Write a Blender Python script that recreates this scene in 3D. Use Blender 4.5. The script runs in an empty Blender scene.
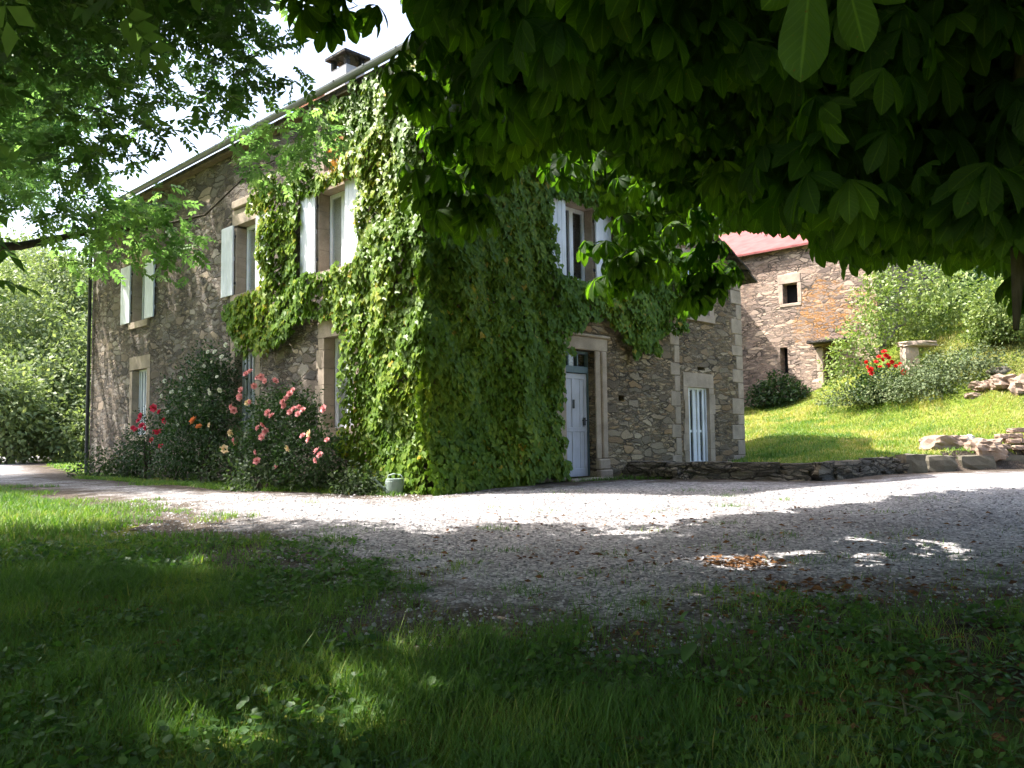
import bpy, bmesh, math, random
import numpy as np
from mathutils import Vector, Matrix, noise
R = math.radians
rng = np.random.default_rng(11)
random.seed(5)
S = bpy.context.scene
COL = S.collection

# ------------------------------------------------------------------ camera
F = 832.0
PITCH, ROLL = R(3.92), R(0.7)
CAM = np.array([0, 0, 1.6])
fw = np.array([0, math.cos(PITCH), math.sin(PITCH)])
_r = np.array([1.0, 0, 0]); _u = np.cross(_r, fw)
rt = math.cos(ROLL) * _r - math.sin(ROLL) * _u
up = math.cos(ROLL) * _u + math.sin(ROLL) * _r
cd = bpy.data.cameras.new('camera'); cam = bpy.data.objects.new('camera', cd); COL.objects.link(cam)
cd.sensor_width = 36; cd.lens = 36 * F / 1024; cd.clip_start = 0.05; cd.clip_end = 2000
M = Matrix(((rt[0], up[0], -fw[0], 0), (rt[1], up[1], -fw[1], 0), (rt[2], up[2], -fw[2], 1.6), (0, 0, 0, 1)))
cam.matrix_world = M
S.camera = cam

def view(P):
    d = np.asarray(P, float) - CAM
    z = d @ fw
    zz = np.where(np.abs(z) < 1e-3, 1e-3, z)
    return 512 + F * (d @ rt) / zz, 384 - F * (d @ up) / zz, z

def ray(x, y):
    x = np.asarray(x, float)[..., None]; y = np.asarray(y, float)[..., None]
    return fw + rt * (x - 512) / F - up * (y - 384) / F

def at(x, y, Y):
    d = ray(x, y); return CAM + d * (np.asarray(Y, float)[..., None] / d[..., 1:2])

def inpoly(x, y, poly):
    x = np.asarray(x, float); y = np.asarray(y, float)
    c = np.zeros(x.shape, bool); n = len(poly)
    for i in range(n):
        x0, y0 = poly[i]; x1, y1 = poly[i - 1]
        if y0 == y1: continue
        k = ((y0 > y) != (y1 > y)) & (x < (x1 - x0) * (y - y0) / (y1 - y0) + x0)
        c ^= k
    return c

# ------------------------------------------------------------------ sun and sky
SH = np.array([-0.989, 0.148]); EL = R(57); TAN = math.tan(EL)
SUN = np.array([SH[0], SH[1], TAN]); SUN = SUN / np.linalg.norm(SUN)
w = bpy.data.worlds.new('World'); S.world = w; w.use_nodes = True
nt = w.node_tree
sky = nt.nodes.new('ShaderNodeTexSky'); sky.sky_type = 'NISHITA'; sky.sun_disc = False
sky.sun_elevation = EL; sky.sun_rotation = math.atan2(SH[0], SH[1])
sky.air_density = 1.0; sky.dust_density = 5.0; sky.ozone_density = 1.0
bg = nt.nodes['Background']; bg.inputs['Strength'].default_value = 0.15
nt.links.new(sky.outputs[0], bg.inputs['Color'])
sl = bpy.data.lights.new('sun', 'SUN'); sl.energy = 4.0; sl.angle = R(0.5); sl.color = (1.0, 0.955, 0.88)
so = bpy.data.objects.new('sun', sl); COL.objects.link(so)
so.rotation_euler = Vector(SUN).to_track_quat('Z', 'Y').to_euler()

S.view_settings.view_transform = 'Standard'; S.view_settings.look = 'None'
S.view_settings.exposure = 1.9; S.view_settings.gamma = 1
S.cycles.use_denoising = True
S.cycles.max_bounces = 5; S.cycles.diffuse_bounces = 4; S.cycles.transmission_bounces = 3
S.cycles.glossy_bounces = 2; S.cycles.transparent_max_bounces = 6
S.cycles.use_adaptive_sampling = True; S.cycles.adaptive_threshold = 0.025
S.cycles.sample_clamp_indirect = 6

# ------------------------------------------------------------------ object helpers
def tag(o, label=None, cat=None, group=None, kind=None):
    if label: o['label'] = label
    if cat: o['category'] = cat
    if group: o['group'] = group
    if kind: o['kind'] = kind
    return o

def empty(name, loc=(0, 0, 0), rz=0, **k):
    o = bpy.data.objects.new(name, None); COL.objects.link(o)
    o.location = loc; o.rotation_euler = (0, 0, rz); o.empty_display_size = .3
    return tag(o, **k)

def link(name, me, mats, parent=None, loc=None, rz=0):
    o = bpy.data.objects.new(name, me); COL.objects.link(o)
    if mats is not None:
        for m in (mats if isinstance(mats, (list, tuple)) else [mats]): me.materials.append(m)
    if parent: o.parent = parent
    if loc is not None: o.location = loc
    if rz: o.rotation_euler = (0, 0, rz)
    return o

def np_mesh(name, V, Q, mats, parent=None, var=None, smooth=False, loc=None, rz=0, mi=None, pt=None):
    V = np.ascontiguousarray(V, np.float32); Q = np.ascontiguousarray(Q, np.int32)
    me = bpy.data.meshes.new(name)
    nf, k = Q.shape
    me.vertices.add(len(V)); me.vertices.foreach_set('co', V.ravel())
    me.loops.add(nf * k); me.loops.foreach_set('vertex_index', Q.ravel())
    me.polygons.add(nf); me.polygons.foreach_set('loop_start', np.arange(0, nf * k, k, dtype=np.int32))
    if smooth: me.polygons.foreach_set('use_smooth', np.ones(nf, bool))
    if mi is not None: me.polygons.foreach_set('material_index', np.ascontiguousarray(mi, np.int32))
    me.update(calc_edges=True)
    if var is not None:
        a = me.attributes.new('var', 'FLOAT', 'FACE'); a.data.foreach_set('value', np.ascontiguousarray(var, np.float32))
    for k_, v_ in (pt or {}).items():
        a = me.attributes.new(k_, 'FLOAT', 'POINT'); a.data.foreach_set('value', np.ascontiguousarray(v_, np.float32))
    return link(name, me, mats, parent, loc, rz)

def bm_obj(name, bm, mats, parent=None, loc=None, rz=0, smooth=False):
    me = bpy.data.meshes.new(name); bm.to_mesh(me); bm.free()
    if smooth:
        for p in me.polygons: p.use_smooth = True
    return link(name, me, mats, parent, loc, rz)

def box(bm, x0, x1, y0, y1, z0, z1, bev=0.0):
    r = bmesh.ops.create_cube(bm, size=1)
    vs = r['verts']
    for v in vs:
        v.co = Vector(((x0 + x1) / 2 + v.co.x * (x1 - x0), (y0 + y1) / 2 + v.co.y * (y1 - y0), (z0 + z1) / 2 + v.co.z * (z1 - z0)))
    if bev:
        es = list({e for v in vs for e in v.link_edges})
        bmesh.ops.bevel(bm, geom=es, offset=bev, segments=1, affect='EDGES')

def prism(bm, pts, axis, a0, a1):
    """polygon pts in the two other axes extruded along axis"""
    def mk(p, a):
        q = list(p); q.insert(axis, a); return bm.verts.new(q)
    A = [mk(p, a0) for p in pts]; B = [mk(p, a1) for p in pts]
    bm.faces.new(A); bm.faces.new(B[::-1])
    n = len(pts)
    for i in range(n): bm.faces.new((A[i], B[i], B[(i + 1) % n], A[(i + 1) % n]))
    bmesh.ops.recalc_face_normals(bm, faces=bm.faces)

def rock(bm, c, size, seed, rough=.12, rz=0, cuts=3, boxy=.6):
    n0 = len(bm.verts)
    r = bmesh.ops.create_cube(bm, size=1)
    es = list({e for v in r['verts'] for e in v.link_edges})
    bmesh.ops.subdivide_edges(bm, edges=es, cuts=cuts, use_grid_fill=True)
    bm.verts.ensure_lookup_table(); vs = bm.verts[n0:]
    cz, sz = math.cos(rz), math.sin(rz); off = Vector((seed * 7.13, seed * 3.7, seed * 1.9))
    for v in vs:
        p = v.co.copy(); q = p.normalized() * .62
        p = p * boxy + q * (1 - boxy)
        p *= 1 + rough * 2 * noise.noise(p * 2.2 + off) + rough * noise.noise(p * 5 + off) + (rough * .6 * noise.noise(p * 11 + off) if cuts > 3 else 0)
        x, y, z = p.x * size[0], p.y * size[1], p.z * size[2]
        v.co = Vector((c[0] + x * cz - y * sz, c[1] + x * sz + y * cz, c[2] + z))

def tubes(paths, n=6):
    """paths: list of (pts(k,3), radii(k)) -> V, Q"""
    VV, QQ, b = [], [], 0
    ang = np.arange(n) * 2 * np.pi / n
    for pts, rad in paths:
        pts = np.asarray(pts, float); k = len(pts)
        t = np.gradient(pts, axis=0); t /= np.linalg.norm(t, axis=1)[:, None] + 1e-9
        ref = np.array([0, 0, 1.0]) if abs(t[0, 2]) < .9 else np.array([1.0, 0, 0])
        u = np.cross(t, ref); u /= np.linalg.norm(u, axis=1)[:, None] + 1e-9
        v = np.cross(t, u)
        ring = pts[:, None] + np.asarray(rad)[:, None, None] * (np.cos(ang)[None, :, None] * u[:, None] + np.sin(ang)[None, :, None] * v[:, None])
        VV.append(ring.reshape(-1, 3))
        i = np.arange(k - 1)[:, None] * n; j = np.arange(n)[None]
        j2 = (j + 1) % n
        QQ.append(np.stack([b + i + j, b + i + j2, b + i + n + j2, b + i + n + j], -1).reshape(-1, 4)); b += k * n
    return np.concatenate(VV), np.concatenate(QQ)

# ------------------------------------------------------------------ leaf scattering
def unit(a): return a / (np.linalg.norm(a, axis=-1, keepdims=True) + 1e-9)

def scatter(T, Fq, P, Y, Z, s, var):
    """copies template (k,3) at P with axis Y along the leaf and normal ~Z"""
    Y = unit(Y); X = unit(np.cross(Y, Z)); Z = np.cross(X, Y)
    s = np.asarray(s)[:, None, None]
    V = P[:, None] + s * (T[None, :, 0:1] * X[:, None] + T[None, :, 1:2] * Y[:, None] + T[None, :, 2:3] * Z[:, None])
    n, k = len(P), len(T)
    Q = (np.arange(n) * k)[:, None, None] + Fq[None]
    return V.reshape(-1, 3), Q.reshape(-1, Fq.shape[1]), np.repeat(var, len(Fq))

def strip_template(ts, ws, fold=.25, droop=.25):
    T, Q = [], []
    for i, (t, wd) in enumerate(zip(ts, ws)):
        z = -droop * t * t
        T += [(-wd, t, z + fold * wd), (0, t, z), (wd, t, z + fold * wd)]
        if i:
            a = (i - 1) * 3; b = i * 3
            Q += [(a, a + 1, b + 1, b), (a + 1, a + 2, b + 2, b + 1)]
    return np.array(T, float), np.array(Q)

T_CHEST = strip_template([0, .3, .55, .78, .93, 1.0], [.03, .12, .2, .215, .11, .01], .34, .36)
T_IVY = (np.array([(0, 0, 0), (.36, -.04, .1), (.5, .42, .09), (.22, .62, .05), (0, 1, -.12), (-.22, .62, .05), (-.5, .42, .09), (-.36, -.04, .1), (0, .45, 0)], float),
         np.array([(0, 1, 2, 8), (8, 2, 3, 4), (8, 4, 5, 6), (0, 8, 6, 7)]))
T_LEAF = (np.array([(0, 0, 0), (.27, .42, .08), (0, 1, -.1), (-.27, .42, .08)], float), np.array([(0, 1, 2, 3)]))
T_LEAF2 = strip_template([0, .5, 1], [.04, .27, .02], .3, .2)
T_BLADE = (np.array([(-.5, 0, 0), (.5, 0, 0), (-.4, .5, .1), (.4, .5, .1), (-.08, 1, .42), (.08, 1, .42)], float), np.array([(0, 1, 3, 2), (2, 3, 5, 4)]))
T_ROUND = (np.array([(0, 0, 0), (.38, .22, .07), (.4, .68, .06), (0, 1, -.03), (-.4, .68, .06), (-.38, .22, .07)], float), np.array([(0, 1, 2, 3), (0, 3, 4, 5)]))

def rand_dir(n): return unit(rng.normal(size=(n, 3)))

# ------------------------------------------------------------------ materials
class G:
    def __init__(s, name):
        s.m = bpy.data.materials.new(name); s.m.use_nodes = True
        s.t = s.m.node_tree; s.b = s.t.nodes['Principled BSDF']; s.out = s.t.nodes['Material Output']
    def n(s, typ, props=None, **inp):
        nd = s.t.nodes.new('ShaderNode' + typ)
        for k, v in (props or {}).items(): setattr(nd, k, v)
        for k, v in inp.items():
            k = k.replace('_', ' ')
            key = int(k[1:]) if k[0] == 'i' and k[1:].isdigit() else k
            s.set(nd.inputs[key], v)
        return nd
    def set(s, sock, v):
        if isinstance(v, bpy.types.NodeSocket): s.t.links.new(v, sock)
        elif isinstance(v, bpy.types.Node): s.t.links.new(v.outputs[0], sock)
        else:
            if isinstance(v, (tuple, list)) and len(v) == 3 and sock.type == 'RGBA': v = (*v, 1)
            sock.default_value = v
    def ramp(s, fac, stops, interp='LINEAR'):
        nd = s.t.nodes.new('ShaderNodeValToRGB'); s.set(nd.inputs[0], fac); cr = nd.color_ramp; cr.interpolation = interp
        while len(cr.elements) < len(stops): cr.elements.new(0.5)
        for e, (p, c) in zip(cr.elements, stops):
            e.position = p; e.color = (*c, 1) if len(c) == 3 else c
        return nd.outputs[0]
    def mix(s, fac, a, b, mode='MIX'):
        nd = s.t.nodes.new('ShaderNodeMix'); nd.data_type = 'RGBA'; nd.blend_type = mode; nd.clamp_factor = True
        s.set(nd.inputs[0], fac); s.set(nd.inputs[6], a); s.set(nd.inputs[7], b); return nd.outputs[2]
    def math(s, op, a, b=0.0, c=0.0):
        nd = s.t.nodes.new('ShaderNodeMath'); nd.operation = op
        s.set(nd.inputs[0], a); s.set(nd.inputs[1], b); s.set(nd.inputs[2], c); return nd.outputs[0]
    def coord(s, kind='Object'): return s.n('TexCoord').outputs[kind]
    def map(s, v, scale=(1, 1, 1), rot=(0, 0, 0)): return s.n('Mapping', None, Vector=v, Scale=scale, Rotation=rot).outputs[0]
    def noise(s, v, scale, detail=4, rough=.55): return s.n('TexNoise', None, Vector=v, Scale=scale, Detail=detail, Roughness=rough).outputs['Fac']
    def bump(s, h, strength=.5, dist=.02, normal=None):
        nd = s.n('Bump', None, Height=h, Strength=strength, Distance=dist)
        if normal is not None: s.set(nd.inputs['Normal'], normal)
        return nd.outputs[0]
    def fin(s, color=None, rough=.8, normal=None, spec=.3, metal=0.0):
        if color is not None: s.set(s.b.inputs['Base Color'], color)
        s.set(s.b.inputs['Roughness'], rough); s.b.inputs['Specular IOR Level'].default_value = spec
        s.b.inputs['Metallic'].default_value = metal
        if normal is not None: s.set(s.b.inputs['Normal'], normal)
        return s.m

def leaf_mat(name, dark, mid, light, trans, tf=.4, rough=.45, spec=.4, accents=None, veins=False):
    g = G(name)
    v = g.n('Attribute', {'attribute_name': 'var'}).outputs['Fac']
    stops = [(0, dark), (.55, mid), (.9, light)] + ([(.97, accents)] if accents else [])
    c = g.ramp(v, stops)
    nz = g.noise(g.coord(), 9, 2)
    c = g.mix(.35, c, g.ramp(nz, [(.3, (.55, .55, .55)), (.7, (1.25, 1.25, 1.2))]), 'MULTIPLY')
    nrm = None
    if veins:
        lu = g.math('ABSOLUTE', g.n('Attribute', {'attribute_name': 'lu'}).outputs['Fac']); lv = g.n('Attribute', {'attribute_name': 'lv'}).outputs['Fac']
        fr = g.math('FRACT', g.math('SUBTRACT', g.math('MULTIPLY', lv, 11), g.math('MULTIPLY', lu, 2.2)))
        rib = g.n('MapRange', None, i0=g.math('ABSOLUTE', g.math('SUBTRACT', fr, .5)), i1=.0, i2=.12, i3=1.0, i4=0.0).outputs[0]
        midrib = g.n('MapRange', None, i0=lu, i1=.03, i2=.1, i3=1.0, i4=0.0).outputs[0]
        c = g.mix(g.math('MAXIMUM', g.math('MULTIPLY', rib, .35), midrib), c, g.mix(1, c, (1.9, 1.7, 1.5), 'MULTIPLY'))
        spot = g.noise(g.coord(), 55, 3, .7); c = g.mix(g.n('MapRange', None, i0=spot, i1=.68, i2=.74).outputs[0], c, (.09, .05, .015))
        nrm = g.bump(g.math('SUBTRACT', g.math('MULTIPLY', g.math('SINE', g.math('MULTIPLY', fr, 6.283)), .5), midrib), .35, .006)
    g.fin(c, rough, nrm, spec=spec)
    tr = g.n('BsdfTranslucent', None, Color=g.mix(1, c, trans, 'MULTIPLY'))
    mx = g.n('MixShader', None, i0=tf, i1=g.b.outputs[0], i2=tr.outputs[0])
    g.t.links.new(mx.outputs[0], g.out.inputs[0]); return g.m

M_CHEST = leaf_mat('chestnut_leaf', (.015, .036, .013), (.029, .06, .02), (.052, .094, .024), (4.6, 5.4, .6), .45, .5, .14, None, True)
M_ASH = leaf_mat('ash_leaf', (.06, .125, .05), (.12, .205, .08), (.19, .28, .11), (2.0, 2.25, 1.15), .5, .55, .3)
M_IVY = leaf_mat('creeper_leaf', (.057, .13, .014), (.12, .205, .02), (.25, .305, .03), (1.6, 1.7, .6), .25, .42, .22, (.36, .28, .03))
M_IVYR = leaf_mat('shade_creeper_leaf', (.05, .115, .015), (.105, .185, .024), (.19, .265, .032), (1.6, 1.7, .6), .25, .5, .14, (.3, .24, .03))  # shaded copy of the creeper leaf: deeper, duller colour for the gable side
M_BUSH = leaf_mat('bush_leaf', (.1, .145, .065), (.2, .255, .115), (.32, .37, .18), (1.4, 1.5, .8), .33, .55, .35)  # paler colour with blue added, distance haze put into the leaf
M_SHRUB = leaf_mat('shrub_leaf', (.075, .125, .03), (.17, .235, .06), (.29, .34, .11), (1.4, 1.5, .8), .3, .5, .4)
M_DARKLEAF = leaf_mat('rose_leaf', (.018, .045, .016), (.03, .065, .022), (.05, .09, .03), (1.6, 2.0, .8), .3, .45, .4)
M_CONIFER = leaf_mat('juniper_spray', (.07, .1, .05), (.12, .16, .075), (.18, .2, .1), (1.2, 1.3, .8), .2, .7, .2)
M_GRASS = leaf_mat('grass_blade', (.043, .11, .022), (.095, .19, .034), (.22, .28, .055), (1.6, 1.7, .75), .38, .5, .3, (.36, .32, .12))
M_COVER = leaf_mat('herb_leaf', (.035, .09, .02), (.06, .13, .03), (.1, .18, .04), (1.7, 2, .8), .35, .5, .35)
M_LITTER = leaf_mat('dead_leaf', (.06, .03, .015), (.16, .075, .03), (.3, .15, .06), (1, 1, 1), .12, .8, .15)

def simple(name, col, rough=.6, var=.15, sc=6, spec=.3, metal=0, bump=.15):
    g = G(name); co = g.coord(); nz = g.noise(co, sc, 5)
    lo = tuple(c * (1 - var) for c in col); hi = tuple(min(1, c * (1 + var)) for c in col)
    c = g.ramp(nz, [(.3, lo), (.7, hi)])
    fine = g.noise(co, sc * 9, 3)
    return g.fin(c, rough, g.bump(fine, bump, .004), spec, metal)

def bark(name, a, b):
    g = G(name); co = g.map(g.coord(), (6, 6, 1.5)); nz = g.noise(co, 3, 6, .65)
    return g.fin(g.ramp(nz, [(.3, a), (.7, b)]), .9, g.bump(nz, .8, .03), .1)
M_BARK = bark('bark', (.035, .03, .024), (.11, .095, .075))
M_TWIG = simple('twig', (.07, .075, .035), .8)

def rubble(name, stones, mortar, scale, sz=2.6, lichen=None, stain=(.6, .58, .57)):
    g = G(name); co = g.coord()
    wob = g.n('TexNoise', None, Vector=co, Scale=3.1, Detail=5, Roughness=.65).outputs['Color']
    wv = g.n('VectorMath', {'operation': 'MULTIPLY_ADD'}, i0=wob, i1=(.34, .34, .17), i2=co).outputs[0]
    mp = g.map(wv, (1, 1, sz))
    v1 = g.n('TexVoronoi', {'feature': 'F1'}, Vector=mp, Scale=scale * .62, Randomness=1.0)
    e1 = g.n('TexVoronoi', {'feature': 'DISTANCE_TO_EDGE'}, Vector=mp, Scale=scale * .62, Randomness=1.0).outputs['Distance']
    v2 = g.n('TexVoronoi', {'feature': 'F1'}, Vector=mp, Scale=scale * 1.5, Randomness=1.0)
    e2 = g.n('TexVoronoi', {'feature': 'DISTANCE_TO_EDGE'}, Vector=mp, Scale=scale * 1.5, Randomness=1.0).outputs['Distance']
    big_ = g.math('GREATER_THAN', g.n('SeparateColor', None, Color=v1.outputs['Color']).outputs[0], .6)
    ve = g.mix(big_, g.math('MINIMUM', e2, g.math('MULTIPLY', e1, 1.6)), e1)
    sep = g.n('SeparateColor', None, Color=g.mix(big_, v2.outputs['Color'], v1.outputs['Color']))
    n = len(stones)
    c = g.ramp(sep.outputs[0], [((i + .5) / n, s) for i, s in enumerate(stones)])
    fine = g.noise(co, 34, 5, .65)
    c = g.mix(.75, c, g.ramp(fine, [(.25, (.5, .5, .5)), (.75, (1.35, 1.33, 1.3))]), 'MULTIPLY')
    c = g.mix(1, c, g.ramp(sep.outputs[1], [(0, (.62, .62, .64)), (1, (1.25, 1.22, 1.18))]), 'MULTIPLY')
    big = g.noise(co, .55, 4)
    c = g.mix(.8, c, g.ramp(big, [(.35, stain), (.62, (1.1, 1.1, 1.1))]), 'MULTIPLY')
    mw = g.math('ADD', g.math('MULTIPLY', fine, .05), .02)
    em = g.n('MapRange', {'interpolation_type': 'SMOOTHSTEP'}, i0=ve, i1=0.012, i2=g.math('ADD', mw, .05), i3=0.0, i4=1.0).outputs[0]
    mo = g.mix(.5, mortar, g.ramp(fine, [(.3, (.5, .5, .5)), (.7, (1.3, 1.3, 1.3))]), 'MULTIPLY')
    patch = g.n('MapRange', None, i0=g.noise(co, 1.7, 4, .6), i1=.4, i2=.6).outputs[0]
    c = g.mix(em, g.mix(patch, (.085, .072, .06), mo), c)
    if lichen:
        for (ctr, rad, colr) in lichen:
            d = g.n('VectorMath', {'operation': 'DISTANCE'}, i0=g.map(co, (1, 1, 1)), i1=ctr).outputs['Value']
            nz = g.noise(co, 4.5, 7, .75)
            f = g.math('SUBTRACT', g.math('ADD', nz, .42), g.math('DIVIDE', d, rad))
            f = g.n('MapRange', None, i0=f, i1=0.06, i2=.13, i3=0.0, i4=.75).outputs[0]
            f = g.math('MULTIPLY', f, g.n('MapRange', None, i0=g.math('ADD', g.noise(co, 11, 6, .75), g.math('MULTIPLY', sep.outputs[1], .25)), i1=.6, i2=.72).outputs[0])
            c = g.mix(f, c, colr)
    h = g.math('ADD', g.math('MULTIPLY', em, .55), g.math('MULTIPLY', fine, .35))
    h = g.math('ADD', h, g.math('MULTIPLY', sep.outputs[2], .35))
    return g.fin(c, .92, g.bump(h, 1.0, .06), .15)

M_WALL = rubble('rubble_stone', [(.15, .125, .11), (.29, .245, .2), (.22, .205, .195), (.38, .31, .25), (.12, .11, .105), (.33, .3, .27)], (.26, .22, .18), 3.3, 2.6)
M_WALLW = rubble('warm_rubble_stone', [(.25, .19, .13), (.38, .3, .21), (.3, .26, .2), (.45, .35, .23), (.19, .155, .12), (.4, .34, .26), (.34, .24, .15)], (.3, .235, .165), 3.9, 3.1, None, (.7, .66, .6))
M_BARN = rubble('barn_stone', [(.48, .35, .28), (.36, .27, .23), (.55, .43, .34), (.42, .31, .25), (.6, .47, .38), (.28, .22, .19)], (.45, .35, .28), 3.4, 3.2,
                [((0, 1.9, 3.6), 1.15, (.42, .2, .06)), ((0, 1.5, 2.7), .95, (.4, .19, .06)), ((0, 2.5, 2.8), .75, (.4, .21, .08)), ((0, .6, 3.3), .8, (.4, .2, .07))], (.72, .68, .66))
M_DRY = rubble('dry_stone', [(.13, .12, .1), (.22, .2, .16), (.17, .16, .145), (.26, .23, .18)], (.07, .07, .06), 3.5, 3)

def dressed(name, col, moss=.25):
    g = G(name); co = g.coord(); a = g.noise(co, 3.1, 5); b = g.noise(co, 45, 4, .7); d = g.noise(co, 1.1, 3)
    c = g.ramp(a, [(.3, tuple(x * .72 for x in col)), (.7, tuple(x * 1.18 for x in col))])
    c = g.mix(.6, c, g.ramp(b, [(.3, (.65, .65, .66)), (.7, (1.2, 1.2, 1.18))]), 'MULTIPLY')
    c = g.mix(g.math('MULTIPLY', g.n('MapRange', None, i0=d, i1=.5, i2=.7).outputs[0], moss), c, (.07, .07, .05))
    return g.fin(c, .88, g.bump(g.math('ADD', a, g.math('MULTIPLY', b, .5)), .5, .015), .2)
M_CUT = dressed('cut_stone', (.4, .325, .26))
M_CUTB = dressed('barn_cut_stone', (.46, .36, .29), .1)
M_BLOCK = dressed('mossy_block', (.15, .135, .105), .7)
M_ROCK = dressed('pale_rock', (.3, .22, .17), .3)
M_WHITEROCK = dressed('white_rock', (.72, .7, .68), .05)
M_SLATE = rubble('slate_roof', [(.06, .06, .065), (.1, .095, .09), (.08, .075, .075), (.13, .12, .11)], (.03, .03, .03), 3.2, 1.5)
M_REDROOF = simple('red_roof_sheet', (.24, .085, .08), .75, .2, 2.5, .1)
M_ZINC = simple('zinc', (.2, .21, .225), .45, .15, 3, .5)
M_PIPE = simple('dark_pipe', (.05, .052, .06), .5, .2)
def paint(name, col, rough=.5):
    g = G(name); co = g.coord(); s1 = g.noise(g.map(co, (1, 1, .12)), 26, 4); s2 = g.noise(co, 2.2, 5)
    c = g.mix(.5, col, g.ramp(s1, [(.3, (.8, .8, .8)), (.65, (1.08, 1.08, 1.08))]), 'MULTIPLY')
    c = g.mix(.6, c, g.ramp(s2, [(.3, (.78, .77, .74)), (.6, (1.05, 1.05, 1.05))]), 'MULTIPLY')
    return g.fin(c, rough, g.bump(s1, .12, .003), .4)
M_WHITE = paint('white_paint', (.73, .765, .84))
M_DOOR = paint('lavender_paint', (.47, .48, .56))
M_TRANSOM = paint('grey_blue_paint', (.1, .15, .18))
M_CREAM = paint('cream_paint', (.7, .72, .62))
def glass():
    g = G('window_glass'); gl = g.n('BsdfGlossy', None, Color=(.9, .92, .95), Roughness=.03); tr = g.n('BsdfTransparent', None, Color=(.86, .88, .88))
    fc = g.n('LayerWeight', None, Blend=.5).outputs['Facing']; mx = g.n('MixShader', None, i0=g.n('MapRange', None, i0=fc, i1=.3, i2=1.0, i3=.05, i4=.7).outputs[0], i1=tr.outputs[0], i2=gl.outputs[0]); g.t.links.new(mx.outputs[0], g.out.inputs[0]); return g.m
M_GLASS = glass()
M_NET = simple('net_curtain', (.5, .5, .47), .9, .2, 4)
M_DARK = simple('unlit_inside', (.008, .008, .008), .95, .1)  # near-black colour stands in for the unlit inside of openings
M_CURTAIN = simple('orange_curtain', (.5, .2, .1), .8)
M_CAN = simple('grey_green_zinc', (.26, .33, .3), .45, .12, 8, .4)
M_WOOD = simple('old_wood', (.16, .12, .085), .85, .3, 5)
M_CHIM = simple('chimney_render', (.42, .4, .42), .9, .15, 3)
M_TERRA = simple('terracotta', (.3, .13, .075), .9, .3, 6, .1)
def petal(name, col):
    g = G(name); g.fin(col, .6, spec=.2)
    tr = g.n('BsdfTranslucent', None, Color=col)
    mx = g.n('MixShader', None, i0=.3, i1=g.b.outputs[0], i2=tr.outputs[0]); g.t.links.new(mx.outputs[0], g.out.inputs[0]); return g.m
M_PINK = petal('pink_petal', (.68, .31, .32)); M_RED = petal('red_petal', (.62, .05, .1)); M_SCARLET = petal('scarlet_petal', (.75, .035, .03))
M_WHITEP = petal('white_petal', (.72, .74, .62)); M_ORANGE = petal('orange_petal', (.8, .3, .12)); M_CREAMP = petal('cream_petal', (.75, .6, .38))

def ground_mat():
    g = G('lawn_soil'); co = g.coord(); a = g.noise(co, .7, 5); b = g.noise(co, 14, 5, .7); d = g.noise(co, 60, 3)
    c = g.ramp(a, [(.3, (.07, .10, .018)), (.5, (.14, .18, .028)), (.72, (.23, .23, .065))])
    c = g.mix(.75, c, g.ramp(b, [(.25, (.45, .45, .4)), (.75, (1.4, 1.4, 1.3))]), 'MULTIPLY')
    bare = g.n('Attribute', {'attribute_name': 'bare'}).outputs['Fac']
    f = g.n('MapRange', None, i0=g.math('ADD', bare, g.math('MULTIPLY', b, .5)), i1=.55, i2=.95).outputs[0]
    soil = g.ramp(d, [(.3, (.035, .028, .02)), (.7, (.12, .09, .065))])
    c = g.mix(f, c, soil)
    return g.fin(c, .95, g.bump(g.math('ADD', b, g.math('MULTIPLY', d, .5)), .8, .05), .1)
def gravel_mat():
    g = G('gravel'); co = g.coord()
    wob = g.n('TexNoise', None, Vector=co, Scale=30, Detail=2).outputs['Color']
    wv = g.n('VectorMath', {'operation': 'MULTIPLY_ADD'}, i0=wob, i1=(.02, .02, .02), i2=co).outputs[0]
    vo = g.n('TexVoronoi', None, Vector=wv, Scale=38)
    v2 = g.n('TexVoronoi', None, Vector=wv, Scale=17)
    sep = g.n('SeparateColor', None, Color=vo.outputs['Color']); sp2 = g.n('SeparateColor', None, Color=v2.outputs['Color'])
    c = g.ramp(sep.outputs[0], [(.05, (.125, .12, .13)), (.35, (.275, .265, .275)), (.7, (.39, .375, .38)), (.95, (.52, .51, .51))])
    c = g.mix(.5, c, g.ramp(sp2.outputs[1], [(0, (.55, .55, .56)), (1, (1.3, 1.27, 1.24))]), 'MULTIPLY')
    big = g.noise(co, .9, 6, .6)
    c = g.mix(.7, c, g.ramp(big, [(.3, (.62, .6, .58)), (.6, (1.1, 1.1, 1.1))]), 'MULTIPLY')
    ed = g.n('Attribute', {'attribute_name': 'edge'}).outputs['Fac']
    nz = g.noise(co, 2.4, 6, .65)
    f = g.n('MapRange', None, i0=g.math('ADD', ed, g.math('MULTIPLY', g.math('SUBTRACT', nz, .5), 1.3)), i1=.62, i2=.25).outputs[0]
    soil = g.ramp(g.noise(co, 40, 4), [(.3, (.03, .025, .02)), (.7, (.13, .1, .075))])
    c = g.mix(f, c, soil)
    h = g.math('SUBTRACT', 1.0, vo.outputs['Distance'])
    h = g.math('ADD', h, g.math('MULTIPLY', sep.outputs[1], .6))
    h = g.math('ADD', h, g.math('MULTIPLY', nz, 1.2))
    return g.fin(c, .9, g.bump(h, .8, .02), .2)
M_GROUND = ground_mat(); M_GRAVEL = gravel_mat()

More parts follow.
